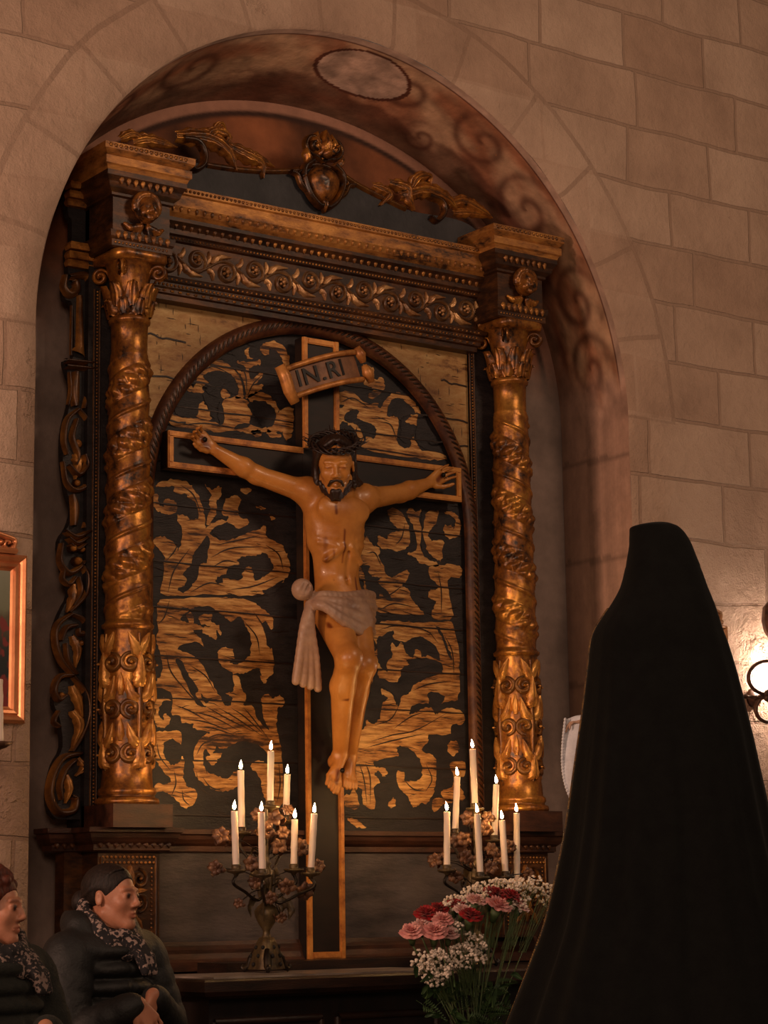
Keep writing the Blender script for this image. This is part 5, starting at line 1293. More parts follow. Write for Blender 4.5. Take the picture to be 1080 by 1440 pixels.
fl2 = flw([(612,1210,0,-.4,0,.030), (640,1182,0,-.2,.3,.028), (657,1150,0,-.2,.4,.030), (686,1150,0,.2,.4,.028), (682,1165,-.03,.1,.2,.032), (652,1180,-.05,-.1,.1,.03), (690,1195,0,.2,.2,.03), (655,1205,-.1,0,0,.03), (700,1205,0,.3,0,.028), (668,1212,0,0,0,.026), (620,1208,0,-.3,.2,.026), (640,1232,-.08,-.2,-.3,.03), (690,1220,-.1,.2,0,.03), (716,1190,0,.4,.2,.028), (742,1228,0,.5,.2,.026)], cy2)
candelabrum(b2.x, cy2, 1.1255, [tuple(c) for c in cupsR], fl2, 'bronze branched candelabrum with tin flowers behind the bouquet')
labR = ['lit white candle, tallest, in front of the right column frame', 'lit white candle behind and left of the tallest in the right candelabrum', 'lit white candle just left of the right column base', 'lit white candle furthest left in the right candelabrum',
        'lit white candle at front centre of the right candelabrum', 'lit white candle second from right in the right candelabrum', 'lit white candle furthest right, nearest the veiled statue']
for i, (c, tp, dy, lb) in enumerate(zip(cupsR, tipsR, ysR, labR)): candle(c, V(tp[0], tp[1], cy2+dy+0.002), 0.0125, lb, 'candles in the right candelabrum', True, -0.004)
# ------------------------------------------------------------------ the two seated women
RIH = Vector((_ri[0], _ri[1], 0)).normalized(); FWH = Vector((_fw[0], _fw[1], 0)).normalized()
SKIN = M('skin', rgb(162, 106, 80), rgb(182, 124, 96), 18, 0.5, attr='Col', bump=0.08, bscale=120)
bs = SKIN.node_tree.nodes['Principled BSDF']; bs.inputs['Subsurface Weight'].default_value = 0.12; bs.inputs['Subsurface Radius'].default_value = (0.012, 0.005, 0.003)
PUFFER = M('black_quilted_nylon', rgb(11, 11, 11), rgb(18, 18, 18), 22, 0.62, bump=0.5, bscale=30)
WOOL = M('dark_green_wool', rgb(18, 20, 16), rgb(30, 31, 25), 60, 0.9, bump=0.4, bscale=160)
def scarf_mat(name, a, b, sc):
    mt, nt, p = new_mat(name); tc = N(nt, 'ShaderNodeTexCoord'); v = N(nt, 'ShaderNodeTexVoronoi', Scale=sc); v.feature = 'F1'
    n_ = N(nt, 'ShaderNodeTexNoise', Scale=sc*1.3, Detail=3.0); nt.links.new(tc.outputs['Object'], n_.inputs[0])
    nt.links.new(mixc(nt, 0.12, tc.outputs['Object'], n_.outputs['Color']), v.inputs['Vector'])
    rp = ramp(nt, [(0.22, b), (0.30, a), (0.62, a), (0.72, b)]); nt.links.new(v.outputs['Distance'], rp.inputs[0]); rp.color_ramp.interpolation = 'LINEAR'
    nt.links.new(rp.outputs[0], p.inputs['Base Color']); p.inputs['Roughness'].default_value = 0.85
    return mt
SCARF_A = scarf_mat('floral_scarf', rgb(22, 18, 22), rgb(150, 128, 120), 24)
SCARF_B = scarf_mat('speckled_scarf', rgb(22, 18, 20), rgb(126, 106, 98), 26)
TROUS = M('black_trousers', rgb(12, 12, 13), rgb(20, 19, 20), 30, 0.85)
SHOE = M('black_leather_shoe', rgb(14, 12, 11), rgb(24, 20, 18), 20, 0.4)
def hairm(name, a, b): return M(name, a, b, 60, 0.58, spec=0.3, stretch=(2, 2, 0.6), bump=0.3, bscale=90)
def woman(label, head_c, head_f, head_u, nk, fb, hand, coat, scarf_m, hair_m, curly, hs=0.93, seat_z=0.62):
    Nk = Vector(nk); f = Vector(fb).normalized(); s = Vector((-f.y, f.x, 0)); u = Vector((0, 0, 1))   # s: her left
    t = thing('person', label, 'person', (Nk.x, Nk.y, seat_z), 'seated women')
    L = Loc(head_c, head_f, head_u, hs)
    P = Vector((Nk.x, Nk.y, seat_z+0.10))-f*0.03
    RS, LS = Nk-s*0.165-u*0.06, Nk+s*0.165-u*0.06
    RE = RS-s*0.06+f*0.06-u*0.25; LE = LS+s*0.07+f*0.07-u*0.24
    H = Vector(hand); RW = H-s*0.045-f*0.0+u*0.035; LW = H+s*0.060-f*0.03+u*0.055
    KR, KL = P-s*0.10+f*0.42+u*0.02, P+s*0.11+f*0.43+u*0.02; AR, AL = KR-u*(seat_z-0.05)+f*0.05, KL-u*(seat_z-0.05)+f*0.03
    lo = Vector((min(p.x for p in (P, RE, LE, KR, KL, AR, AL)), min(p.y for p in (P, RE, LE, KR, KL, AR, AL)), 0.0))-Vector((0.22, 0.22, 0.05))
    hi = Vector((max(p.x for p in (P, RE, LE, KR, KL, AR)), max(p.y for p in (P, RE, LE)), 0.0))+Vector((0.22, 0.24, 0)); hi.z = L.c.z+0.16
    lo.z = -0.02
    # body
    S = SDF(lo, hi, 0.0042); R = [[s[i], f[i], u[i]] for i in range(3)]
    S.ell(P, (0.16, 0.11, 0.11), R, 0.03); S.ell(P.lerp(Nk, 0.35), (0.135, 0.095, 0.14), R, 0.05); S.ell(P.lerp(Nk, 0.75), (0.145, 0.095, 0.13), R, 0.05)
    for a, b, c in ((RS, RE, RW), (LS, LE, LW)):
        S.ell(a, (.05, .05, .05), k=0.03); S.cap(Nk, a, 0.04, 0.042, 0.03); S.chain([a, b, c], [0.042, 0.034, 0.024], 0.02)
    for a, b in ((KR, AR), (KL, AL)):
        S.chain([P+(a-P)*0.2, a, b], [0.075, 0.055, 0.035], 0.03); S.cap(b, b+f*0.13-u*0.01, 0.03, 0.026, 0.02)
    S.cap(Nk-u*0.02-f*0.0, L(0, -0.022, -0.06), 0.058, 0.052, 0.03)
    add_head(S, L, True)
    add_hand(S, RW, s*0.55-u*0.75+f*0.25, -f+s*0.2-u*0.3, 0.92, 0.40, False, 0.4)
    add_hand(S, LW, -s*0.45-u*0.80+f*0.12, -f-s*0.3-u*0.2, 0.92, 0.40, True, 0.4)
    def col(vs):
        c = np.ones((len(vs), 4)); 
        lp = np.array(L(0, 0.094, -0.064)); d = np.sqrt(((vs-lp)**2*np.array([1, 1, 6.0])).sum(1)); m_ = np.clip(1.5-d/0.020, 0, 1)[:, None]*0.6
        c[:, :3] = c[:, :3]*(1-m_)+np.array([0.62, 0.30, 0.28])*m_
        for h in (1, -1):
            lp = np.array(L(h*0.030, 0.088, 0.0005)); dd = vs-lp; d = np.sqrt((dd**2).sum(1)); m_ = np.clip(2.0-d/0.0062, 0, 1)[:, None]
            c[:, :3] = c[:, :3]*(1-m_)+np.array([0.05, 0.035, 0.03])*m_
            lp = np.array(L(h*0.029, 0.090, 0.023)); d = np.sqrt(((vs-lp)**2*np.array([1, 1, 12.0])).sum(1)); m_ = np.clip(1.5-d/0.017, 0, 1)[:, None]*0.5
            c[:, :3] = c[:, :3]*(1-m_)+np.array([0.15, 0.09, 0.07])*m_
        return c
    S.build('body', SKIN, t, col)
    # hair
    S = SDF(L.c-Vector((.2, .2, .2)), L.c+Vector((.2, .2, .2)), 0.004); RL = L.rot(); q = hs
    S.ell(L(0, -0.021, 0.037), (0.0785*q, 0.0975*q, 0.0835*q), RL, 0.01)
    if curly:
        rq = random.Random(11)
        for i in range(90):
            a = rq.uniform(0, 2*PI); e = rq.uniform(-0.45, 1.45)
            p = (0.086*math.cos(a)*math.cos(e), -0.026+0.096*math.sin(a)*math.cos(e), 0.040+0.088*math.sin(e))
            if p[1] > 0.045 and p[2] < 0.075: continue
            S.ell(L(*p), (0.019*q,)*3, k=0.006)
    else:
        for i in range(7):
            for h in (1, -1):
                a = i/6
                pts = [L(0.015, 0.056-0.07*a, 0.096+0.018*a), L(h*0.050+0.004, 0.034-0.06*a, 0.084+0.004*a), L(h*0.0745, -0.010-0.03*a, 0.040), L(h*0.064, -0.065, 0.014), L(h*0.02, -0.115, 0.0)]
                S.chain([Vector(p) for p in cat([tuple(p) for p in pts], 4)], [0.0035*q]*17, 0.004)
        S.ell(L(0, -0.128, -0.010), (0.040*q, 0.034*q, 0.042*q), RL, 0.01)
    for h in (1, -1):                               # keep the ears and face clear
        S.ell(L(h*0.082, -0.006, -0.012), (0.022*q, 0.026*q, 0.036*q), RL, 0.006, True)
    S.ell(L(0.004, 0.115, -0.043) if not curly else L(0.004, 0.105, -0.058), (0.104*q, (0.097 if not curly else 0.104)*q, 0.118*q), RL, 0.004, True)
    S.build('hair', hair_m, t, smooth=1)
    # coat
    S = SDF(lo+Vector((0, 0, 0.22)), hi+Vector((0, 0, -0.2)), 0.006)
    nb = 10
    for i in range(nb):
        a = i/(nb-1); c = P.lerp(Nk-u*0.05, a)+f*0.015*math.sin(a*PI)
        S.ell(c, (0.210-0.035*a, 0.160-0.035*a, 0.044), R, 0.010)
    for a, b, c in ((RS, RE, RW), (LS, LE, LW)):
        pts = [a.lerp(b, i/24) for i in range(24)]+[b.lerp(c, i/24*0.93) for i in range(25)]
        S.cap(Nk-u*0.03, a, 0.075, 0.080, 0.04)
        S.chain(pts, [(0.086-0.0009*i)*(0.93+0.12*abs(math.sin(i*PI/6.0))**0.6) for i in range(len(pts))], 0.003)
    for k_ in (KR, KL): S.chain([P, P.lerp(k_, .55), k_-f*0.03], [0.13, 0.115, 0.085], 0.04)
    S.cap(P-s*0.1, P+s*0.1, 0.15, 0.15, 0.05)
    for i in range(9):                              # raised collar and hood behind the neck
        an = PI*(0.02+0.96*i/8); S.ell(Nk-f*math.sin(an)*0.085+s*math.cos(an)*0.105+u*(0.02+0.035*math.sin(an)), (0.046, 0.046, 0.050), k=0.02)
    S.cap(Nk+f*0.135+u*0.0, P+f*0.17+u*0.06, 0.006, 0.006, 0.02, True)      # front closing
    S.build('coat', coat, t, smooth=1)
    # scarf
    S = SDF(Nk-Vector((.24, .24, .26)), Nk+Vector((.24, .24, .2)), 0.005)
    for w_ in range(3):
        pts = []
        for i in range(17):
            an = 2*PI*i/16; pts.append(Nk+s*math.cos(an)*(0.074+0.008*w_)+f*(math.sin(an)*(0.074+0.008*w_)+0.015)+u*(0.050-0.026*w_-0.050*math.sin(an)+0.010*math.sin(2*an+w_)))
        S.chain(pts, [0.022+0.004*math.sin(i*1.9+w_) for i in range(17)], 0.006)
    for q_ in range(3): S.chain([Nk+f*0.10+s*(0.01+0.018*q_)-u*0.01, Nk+f*0.135+s*(0.03+0.02*q_)-u*0.07, Nk+f*0.150+s*(0.035+0.020*q_)-u*0.115], [0.020, 0.019, 0.014], 0.006)
    S.build('scarf', scarf_m, t, smooth=1)
    S = SDF(lo, Vector((hi.x, hi.y, seat_z+0.30)), 0.008)
    for a, b in ((KR, AR), (KL, AL)): S.chain([P+(a-P)*0.35, a, b+u*0.04], [0.098, 0.078, 0.060], 0.03)
    S.build('trousers', TROUS, t, smooth=1)
    for b in (AR, AL):
        S = SDF(b-Vector((.2, .24, .12)), b+Vector((.2, .2, .12)), 0.006); S.cap(b-u*0.015-f*0.03, b+f*0.15-u*0.022, 0.044, 0.036, 0.02); S.cap(b, b+u*0.03, 0.045, 0.045, 0.02)
        S.build('shoe', SHOE, t, smooth=1)
    return t
woman('woman in black padded coat and floral scarf, dark hair tied back, sitting with clasped hands', V(158, 1262, -0.98), RIH*0.86-FWH*0.42+Vector((0, 0, 0.03)), Vector((0.02, 0.02, 1)),
      V(146, 1316, -0.95), (0.30, -0.95, 0), V(207, 1426, -1.22), PUFFER, SCARF_A, hairm('black_brown_hair', rgb(20, 14, 12), rgb(40, 28, 23)), False)
woman('woman with short auburn curls and dark green coat at the edge of the photo', V(-10, 1277, -1.40), RIH*0.97-FWH*0.22+Vector((0, 0, -0.02)), Vector((0.03, 0.02, 1)),
      V(-12, 1338, -1.38), (0.45, -0.89, 0), V(58, 1475, -1.68), WOOL, SCARF_B, hairm('auburn_hair', rgb(58, 26, 18), rgb(96, 44, 28)), True)
# what they sit on
bn = thing('bench', 'dark wooden bench against the left wall under the woman in the padded coat', 'bench', (-1.42, -0.85, 0.0))
mb = MB(); mb.rect([(0, 0.575), (0.01, 0.585), (0.01, 0.608), (0, 0.618)], -1.72, -1.12, -1.08, -0.62); mb.build('seat', DARKWOOD, bn)
mb = MB(); mb.rect([(0, 0.55), (0, 1.02), (-0.01, 1.03)], -1.72, -1.12, -0.66, -0.61); mb.build('backrest', DARKWOOD, bn)
for x in (-1.68, -1.17):
    mb = MB(); mb.rect([(0, 0), (-0.01, 0.3), (0, 0.575)], x-0.03, x+0.03, -1.05, -0.63); mb.build('leg', DARKWOOD, bn)
nb_ = V(-12, 1338, -1.38); so = thing('stool', 'dark wooden stool under the woman with auburn curls', 'stool', (nb_.x, nb_.y, 0))
mb = MB(); mb.rect([(0, 0.575), (0.01, 0.585), (0.01, 0.608), (0, 0.618)], nb_.x-0.2, nb_.x+0.2, nb_.y-0.18, nb_.y+0.18); mb.build('seat', DARKWOOD, so)
for sx in (-1, 1):
    for sy in (-1, 1): mb = MB(); mb.rect([(0, 0), (0.004, 0.575)], nb_.x+sx*0.15-0.02, nb_.x+sx*0.15+0.02, nb_.y+sy*0.13-0.02, nb_.y+sy*0.13+0.02); mb.build('leg', DARKWOOD, so)
# ------------------------------------------------------------------ veiled statue in a black mantle
DS = 7.4
def vd(px, py, d=DS):
    r = Vector(_ray(px, py)); return Vector(CAM)+r*(d/r.dot(FWH))
rows = [(920,930,735),(907,941,736.5),(893,949,739.5),(886.5,955,742.5),(886,962,749),(885.5,968,758),(885,973,768),(881,980,788),(877,988,808),(871,995,828),(860,1003,848),(848,1009,866),(836,1015,886),(831,1022,905),(828,1031,935),(824,1040,970),(820,1048,1005),(816,1055,1035),(810,1064,1080),(805,1072,1120),(799,1081,1165),(791,1091,1210),(781,1102,1255),(770,1114,1300),(752,1130,1350),(735,1146,1395),(718,1162,1440),(704,1176,1480),(690,1190,1530),(680,1204,1600)]
rows = cat(rows, 5)
stt = thing('veiled_statue', 'tall processional statue seen from behind, wrapped head to foot in a black mantle', 'statue', vd(935, 1500)*1.0)
BLACK = M('black_mantle_cloth', rgb(3, 3, 3), rgb(8, 9, 8), 18, 0.9, sheen=0.03, bump=0.2, bscale=140, spec=0.2)
mb = MB(); P = []; edgeA = []; edgeB = []
for i, (l, r, y) in enumerate(rows):
    a, b = vd(l, y), vd(r, y); c = (a+b)/2; hw = (b-a).length/2; t = i/(len(rows)-1); row = []
    dep = hw*(0.98 if y < 800 else 0.98-0.26*min(1, (y-800)/120)); n_ = 150
    amp = 0.0 if y < 790 else min(1, (y-790)/420)
    c0, c1 = -128, 186
    for k in range(n_+1):
        ph = math.radians(c0+(c1-c0)*k/n_)
        f_ = 1+amp*(0.030*math.sin(ph*6+1.0+0.5*t)+0.055*abs(math.sin(ph*5.5+1.1*math.sin(t*2.2)))**0.6+0.022*math.sin(ph*19+t*3))*(0.55+0.45*math.sin(ph))
        hood = 0.0
        if y < 800: f_ *= 1+0.02*math.sin(ph*3+y*0.04)
        p = c+RIH*hw*math.cos(ph)*f_-FWH*dep*math.sin(ph)*f_
        row.append(p)
    P.append(row); edgeA.append(row[0]); edgeB.append(row[-1])
a_, b_ = vd(rows[0][0], rows[0][2]), vd(rows[0][1], rows[0][2]); tp_ = (a_+b_)/2
mb.grid([[tp_]*len(P[0])]+P)
mb.build('mantle', BLACK, stt)
LACE = gold_mat('dim_gold_lace', (150, 118, 66), (96, 70, 40), (30, 22, 14), scale=120, rough=0.5, metal=0.4)
for e in (edgeA, edgeB):
    mb = MB(); q = e[52:]; mb.tube(q, [0.0042+0.0018*math.sin(i*2.4) for i in range(len(q))], 6); 
    for i in range(len(q)-1):
        for f_ in (0.0, 0.33, 0.66): mb.ell(q[i].lerp(q[i+1], f_)+Vector((0, 0, 0)), (0.006, 0.006, 0.006), nu=4, nv=6)
    mb.build('lace_edge', LACE, stt)
# the figure inside: face under the hood and a hand at the breast
hd = vd(926, 790); FACEF = -RIH*0.86+FWH*0.45
L = Loc(hd-RIH*0.01, FACEF+Vector((0, 0, -0.12)), Vector((0, 0, 1)), 0.90)
bt = vd(925, 1420)
S = SDF(Vector((hd.x-0.42, hd.y-0.36, bt.z-0.1)), Vector((hd.x+0.42, hd.y+0.40, hd.z+0.13)), 0.006)
add_head(S, L); nk = hd-Vector((0, 0, 0.17)); S.cap(L(0, -0.02, -0.06), nk, 0.05, 0.055, 0.03)
R = [[L.s[i], L.f[i], L.u[i]] for i in range(3)]
S.ell(nk-Vector((0, 0, 0.18)), (0.15, 0.09, 0.17), R, 0.05); S.chain([nk-Vector((0, 0, 0.30)), nk-Vector((0, 0, 0.75)), Vector((hd.x, hd.y, bt.z))], [0.10, 0.13, 0.17], 0.05)
hnd = vd(815, 1016, DS+0.12)
sh_ = nk+FWH*0.12-RIH*0.03-Vector((0, 0, 0.07)); el = sh_-RIH*0.08-Vector((0, 0, 0.22))+FWH*0.06; wr = hnd+RIH*0.07+Vector((0, 0, -0.01))
S.chain([sh_, el, wr], [0.045, 0.036, 0.024], 0.02); add_hand(S, wr, hnd-wr, Vector((0, 0, -1)), 0.85, 0.75)
def robe(vs):
    c = np.ones((len(vs), 4)); hnd_ = np.array(hnd); fl = (vs[:, 2] > nk.z-0.02) | (np.sqrt(((vs-hnd_)**2).sum(1)) < 0.13)
    c[:, :3] = np.where(fl[:, None], 1.0, 0.02); return c
S.build('carved_body', M('painted_statue_flesh', rgb(190, 150, 124), rgb(206, 166, 138), 8, 0.5, attr='Col'), stt, robe, smooth=1)
# handkerchief hanging from the hand
mb = MB(); P = []
for i in range(25):
    t = i/24; row = []
    y = 1012+108*t; xl = 795-4*math.sin(t*3.0)+ (t**5)*8; xr = 836
    for k in range(13):
        v = k/12; p = vd(xl+(xr-xl)*v, y-6*math.sin(v*PI)*(1-t)+ (3*math.sin(v*5) if i == 24 else 0)+22*t**6*(1-v*0)-22*t**6, DS+0.10)
        p = p+FWH*(0.016*math.sin(v*9+t*1.5)+0.008*math.sin(v*17+2*t)); row.append(p)
    P.append(row)
mb.grid(P)
for i in range(0, 25, 1): mb.ell(P[i][0], (0.006, 0.006, 0.007), nu=4, nv=6)
for k in range(0, 13): mb.ell(P[-1][k], (0.006, 0.006, 0.006), nu=4, nv=6)
LINEN = M('white_linen', rgb(220, 220, 226), rgb(240, 240, 244), 30, 0.85, bump=0.4, bscale=120)
hk = mb.build('handkerchief', LINEN); tag(hk, 'white lace-edged handkerchief hanging at the front of the black mantle', 'handkerchief')
md = hk.modifiers.new('thickness', 'SOLIDIFY'); md.thickness = 0.004
# the platform it stands on (below the frame)
pd = thing('statue_pedestal', 'dark wooden platform under the hem of the black mantle', 'pedestal', (vd(935, 1500).x, vd(935, 1500).y, 0.0))
c = vd(935, 1500)
zb = min(p.z for p in edgeA+edgeB)
mb = MB(); mb.rect([(0.03, 0), (0.03, 0.08), (0.0, 0.1), (0.0, zb-0.12), (0.02, zb-0.10), (0.03, zb-0.07)], c.x-0.42, c.x+0.42, c.y-0.42, c.y+0.42); mb.build('platform_body', DARKWOOD, pd)
mb = MB(); mb.rect([(0.0, zb-0.069), (0.02, zb-0.06), (0.02, zb-0.03), (0, zb-0.02)], c.x-0.48, c.x+0.48, c.y-0.48, c.y+0.48); mb.build('platform_top', BROWNW, pd)
# ------------------------------------------------------------------ the bouquet
YF = -1.10
def petals_m(name, a, b): return M(name, a, b, 30, 0.6, sheen=0.1, bump=0.1, bscale=60)
RED = petals_m('crimson_petals', rgb(128, 10, 16), rgb(176, 20, 26)); PINK = petals_m('pink_petals', rgb(212, 132, 128), rgb(236, 172, 164)); PALE = petals_m('pale_pink_petals', rgb(222, 170, 164), rgb(240, 202, 194))
STEM = M('green_stem', rgb(58, 78, 44), rgb(86, 104, 62), 20, 0.6); LEAF = M('dark_green_leaf', rgb(36, 62, 34), rgb(72, 100, 54), 16, 0.55); CALYX = STEM
vase_c = V(668, 1500, YF)
def carnation(px, py, dy, r, mat, label, seed):
    c = V(px, py, YF+dy); rq = random.Random(seed)
    ax = (c-(vase_c+Vector((0, 0, -0.05)))).normalized()
    ax = (ax+Vector((0, -0.55, 0.15))).normalized(); r = r*1.22; u = ax.orthogonal().normalized(); w = ax.cross(u)
    t = thing('carnation', label, 'flower', c-ax*0.04, 'carnations in the bouquet')
    mb = MB()
    for lay in range(6):
        a0 = rq.uniform(0, 6); tilt = 1.32-lay*0.25; R0 = r*(1.0-0.11*lay); P = []
        for i in range(6):
            s_ = i/5; rr = R0*s_; P.append([])
            for k in range(44):
                a = 2*PI*k/44; ruf = (math.sin(a*11+a0+lay)*0.10+math.sin(a*23+a0*3)*0.06+math.sin(a*5+a0)*0.10)*s_*s_
                rad = rr*math.sin(tilt)*(1+ruf*0.7); h = rr*math.cos(tilt)+R0*0.30*s_*(1-s_)*2+ruf*R0*0.75+lay*r*0.055
                P[-1].append(c+(u*math.cos(a)+w*math.sin(a))*rad+ax*h)
        mb.grid(P, cv=True)
    mb.build('bloom', mat, t)
    mb = MB(); b = c-ax*0.0; mb.tube([b-ax*r*1.0, b-ax*r*0.55, b-ax*r*0.05], [r*0.20, r*0.30, r*0.42], 10); mb.build('calyx', CALYX, t)
    mb = MB(); e = vase_c+Vector((rq.uniform(-.03, .03), rq.uniform(-.03, .03), -0.02)); p0 = b-ax*r
    mb.tube([Vector(q) for q in cat([tuple(p0), tuple(p0.lerp(e, .4)+Vector((0, 0, .02))-ax*0.01), tuple(e)], 6)], 0.0034, 6); mb.build('stem', STEM, t)
FL = [(579,1314,-.02,.036,PINK,'pink carnation furthest left in the bouquet'),(593,1304,.03,.030,PALE,'pale pink carnation behind the leftmost pink one'),(600,1290,.05,.040,RED,'large crimson carnation at left behind the pink ones'),(616,1282,.07,.032,RED,'crimson carnation at the upper left edge of the bouquet'),
      (611,1314,-.06,.040,PINK,'large pink carnation at left front, second from the left edge'),(622,1297,-.02,.034,PINK,'pink carnation between the crimson ones at left'),(631,1316,-.04,.032,PALE,'pale pink carnation low at left front above the white sprays'),
      (641,1276,.05,.030,RED,'small crimson carnation in the upper middle'),(661,1292,-.04,.037,RED,'crimson carnation in the middle front'),(650,1284,.0,.030,PALE,'pale pink carnation between two crimson ones in the middle'),(668,1270,.02,.034,PALE,'pale pink carnation at the top middle under white sprays'),
      (694,1262,.04,.040,RED,'large crimson carnation at the top of the bouquet'),(717,1264,.03,.036,RED,'crimson carnation at upper right near the mantle'),(699,1278,-.04,.042,PINK,'large pink carnation right of centre below two crimson ones'),(730,1279,.02,.030,PALE,'faded pink carnation at the right end by the mantle')]
for i, a in enumerate(FL): carnation(*a, seed=i)
WHITE = M('white_blossom', rgb(222, 206, 188), rgb(238, 226, 210), 20, 0.7); bs = WHITE.node_tree.nodes['Principled BSDF']
def sprays(name, lst, label):
    mb = MB(); ms = MB(); rq = random.Random(len(lst)*7+3)
    for (px, py, sx, sy, n_, dy) in lst:
        c = V(px, py, YF+dy)
        for i in range(n_):
            a, rr = rq.uniform(0, 2*PI), math.sqrt(rq.random()); p = c+RIH*(sx/400*rr*math.cos(a))+Vector((0, 0, sy/400*rr*math.sin(a)))+FWH*rq.uniform(-.05, .05)
            s_ = rq.uniform(0.0036, 0.0066); k = rq.randrange(3)
            for q in range(3): mb.ell(p+Vector((rq.uniform(-1, 1), rq.uniform(-1, 1), rq.uniform(-1, 1)))*s_*0.7, (s_, s_, s_*0.8), nu=3, nv=5)
            if i % 3 == 0:
                b = c.lerp(vase_c, 0.35)+Vector((rq.uniform(-.02, .02), rq.uniform(-.02, .02), 0)); ms.tube([b, b.lerp(p, .6)+Vector((rq.uniform(-.01, .01), 0, .01)), p], 0.0009, 4, caps=False)
        ms.tube([c.lerp(vase_c, 0.3), vase_c], 0.002, 5)
    o = mb.build(name, WHITE); tag(o, label, 'flowers', kind='stuff'); ms.build('stalks', STEM, o)
sprays('gypsophila', [(700,1246,38,10,110,.10),(668,1258,22,12,70,.08),(735,1250,24,16,60,.10),(640,1268,16,8,40,.08),(655,1276,14,12,36,.04),(768,1258,14,16,40,.12),(752,1244,12,14,26,.12),(730,1272,14,10,30,.0)], 'white baby\'s breath sprays along the top of the bouquet')
sprays('gypsophila', [(612,1360,24,26,150,-.08),(650,1345,22,18,100,-.06),(665,1325,18,14,50,-.05),(592,1352,14,18,36,-.06),(672,1340,20,14,30,-.04),(636,1274,14,8,26,.06),(643,1302,8,10,20,-.04)], 'white baby\'s breath sprays at the lower left front of the bouquet')
# greenery
mb = MB(); rq = random.Random(5)
for i in range(70):
    px, py = rq.uniform(585, 735), rq.uniform(1385, 1500)
    if px > 700 and py < 1420: continue
    c = V(px, py, YF+rq.uniform(-.10, .06)); d = Vector((rq.uniform(-1, 1), rq.uniform(-.9, .3), rq.uniform(-.3, 1))).normalized(); s_ = d.cross(Vector((0, 1, .2))).normalized(); nn = d.cross(s_); L_ = rq.uniform(.06, .11)
    for k in range(11):
        t = k/10; b = c+d*L_*t-Vector((0, 0, .02*t*t)); w_ = 0.030*(1-t*0.85)
        for h in (1, -1):
            e = b+(s_*h+d*0.6).normalized()*w_; m2 = b.lerp(e, .55)
            mb.add([b, m2+d*0.0045+nn*0.002, e, m2-d*0.0045], [(0, 1, 2, 3)], False)
    mb.tube([c-d*0.03, c+d*L_-Vector((0, 0, .02))], 0.0012, 4, caps=False)
for i in range(26):
    px, py = rq.uniform(580, 720), rq.uniform(1370, 1460); c = V(px, py, YF+rq.uniform(-.12, .0)); d = Vector((rq.uniform(-1, 1), -.3, rq.uniform(-.4, .8))).normalized(); s_ = d.cross(Vector((0, 1, 0))).normalized(); L_ = rq.uniform(.04, .08)
    mb.grid([[c+d*L_*t+s_*v*0.012*math.sin(PI*(0.08+0.9*t))-Vector((0, 0.01*abs(v), 0.025*t*t)) for v in (-1, -.5, 0, .5, 1)] for t in (0, .2, .4, .6, .8, 1)])
o = mb.build('fern_foliage', LEAF); tag(o, 'dark green fern and leaves at the bottom of the bouquet', 'foliage', kind='stuff')
vs_ = thing('flower_vase', 'dark glazed vase holding the bouquet of carnations', 'vase', (vase_c.x, vase_c.y, vase_c.z-0.30))
mb = MB(); mb.lathe([(0, 0), (0.07, 0), (0.075, 0.01), (0.10, 0.12), (0.105, 0.18), (0.085, 0.26), (0.075, 0.29), (0.082, 0.30), (0.078, 0.302), (0.070, 0.29), (0.08, 0.25), (0, 0.03)], (vase_c.x, vase_c.y, vase_c.z-0.30), 32)
mb.build('vase_body', M('dark_glaze', rgb(24, 26, 22), rgb(40, 40, 34), 6, 0.25), vs_)
ps_ = thing('flower_stand', 'plain dark wooden stand under the flower vase', 'stand', (vase_c.x, vase_c.y, 0)); zt = vase_c.z-0.30
mb = MB(); mb.rect([(0, zt-0.03), (0.01, zt-0.02), (0.01, zt-0.005), (0, zt)], vase_c.x-0.13, vase_c.x+0.13, vase_c.y-0.13, vase_c.y+0.13); mb.build('stand_top', DARKWOOD, ps_)
for sx in (-1, 1):
    for sy in (-1, 1): mb = MB(); mb.rect([(0, 0), (-0.004, zt-0.03)], vase_c.x+sx*0.10-0.018, vase_c.x+sx*0.10+0.018, vase_c.y+sy*0.10-0.018, vase_c.y+sy*0.10+0.018); mb.build('leg', DARKWOOD, ps_)

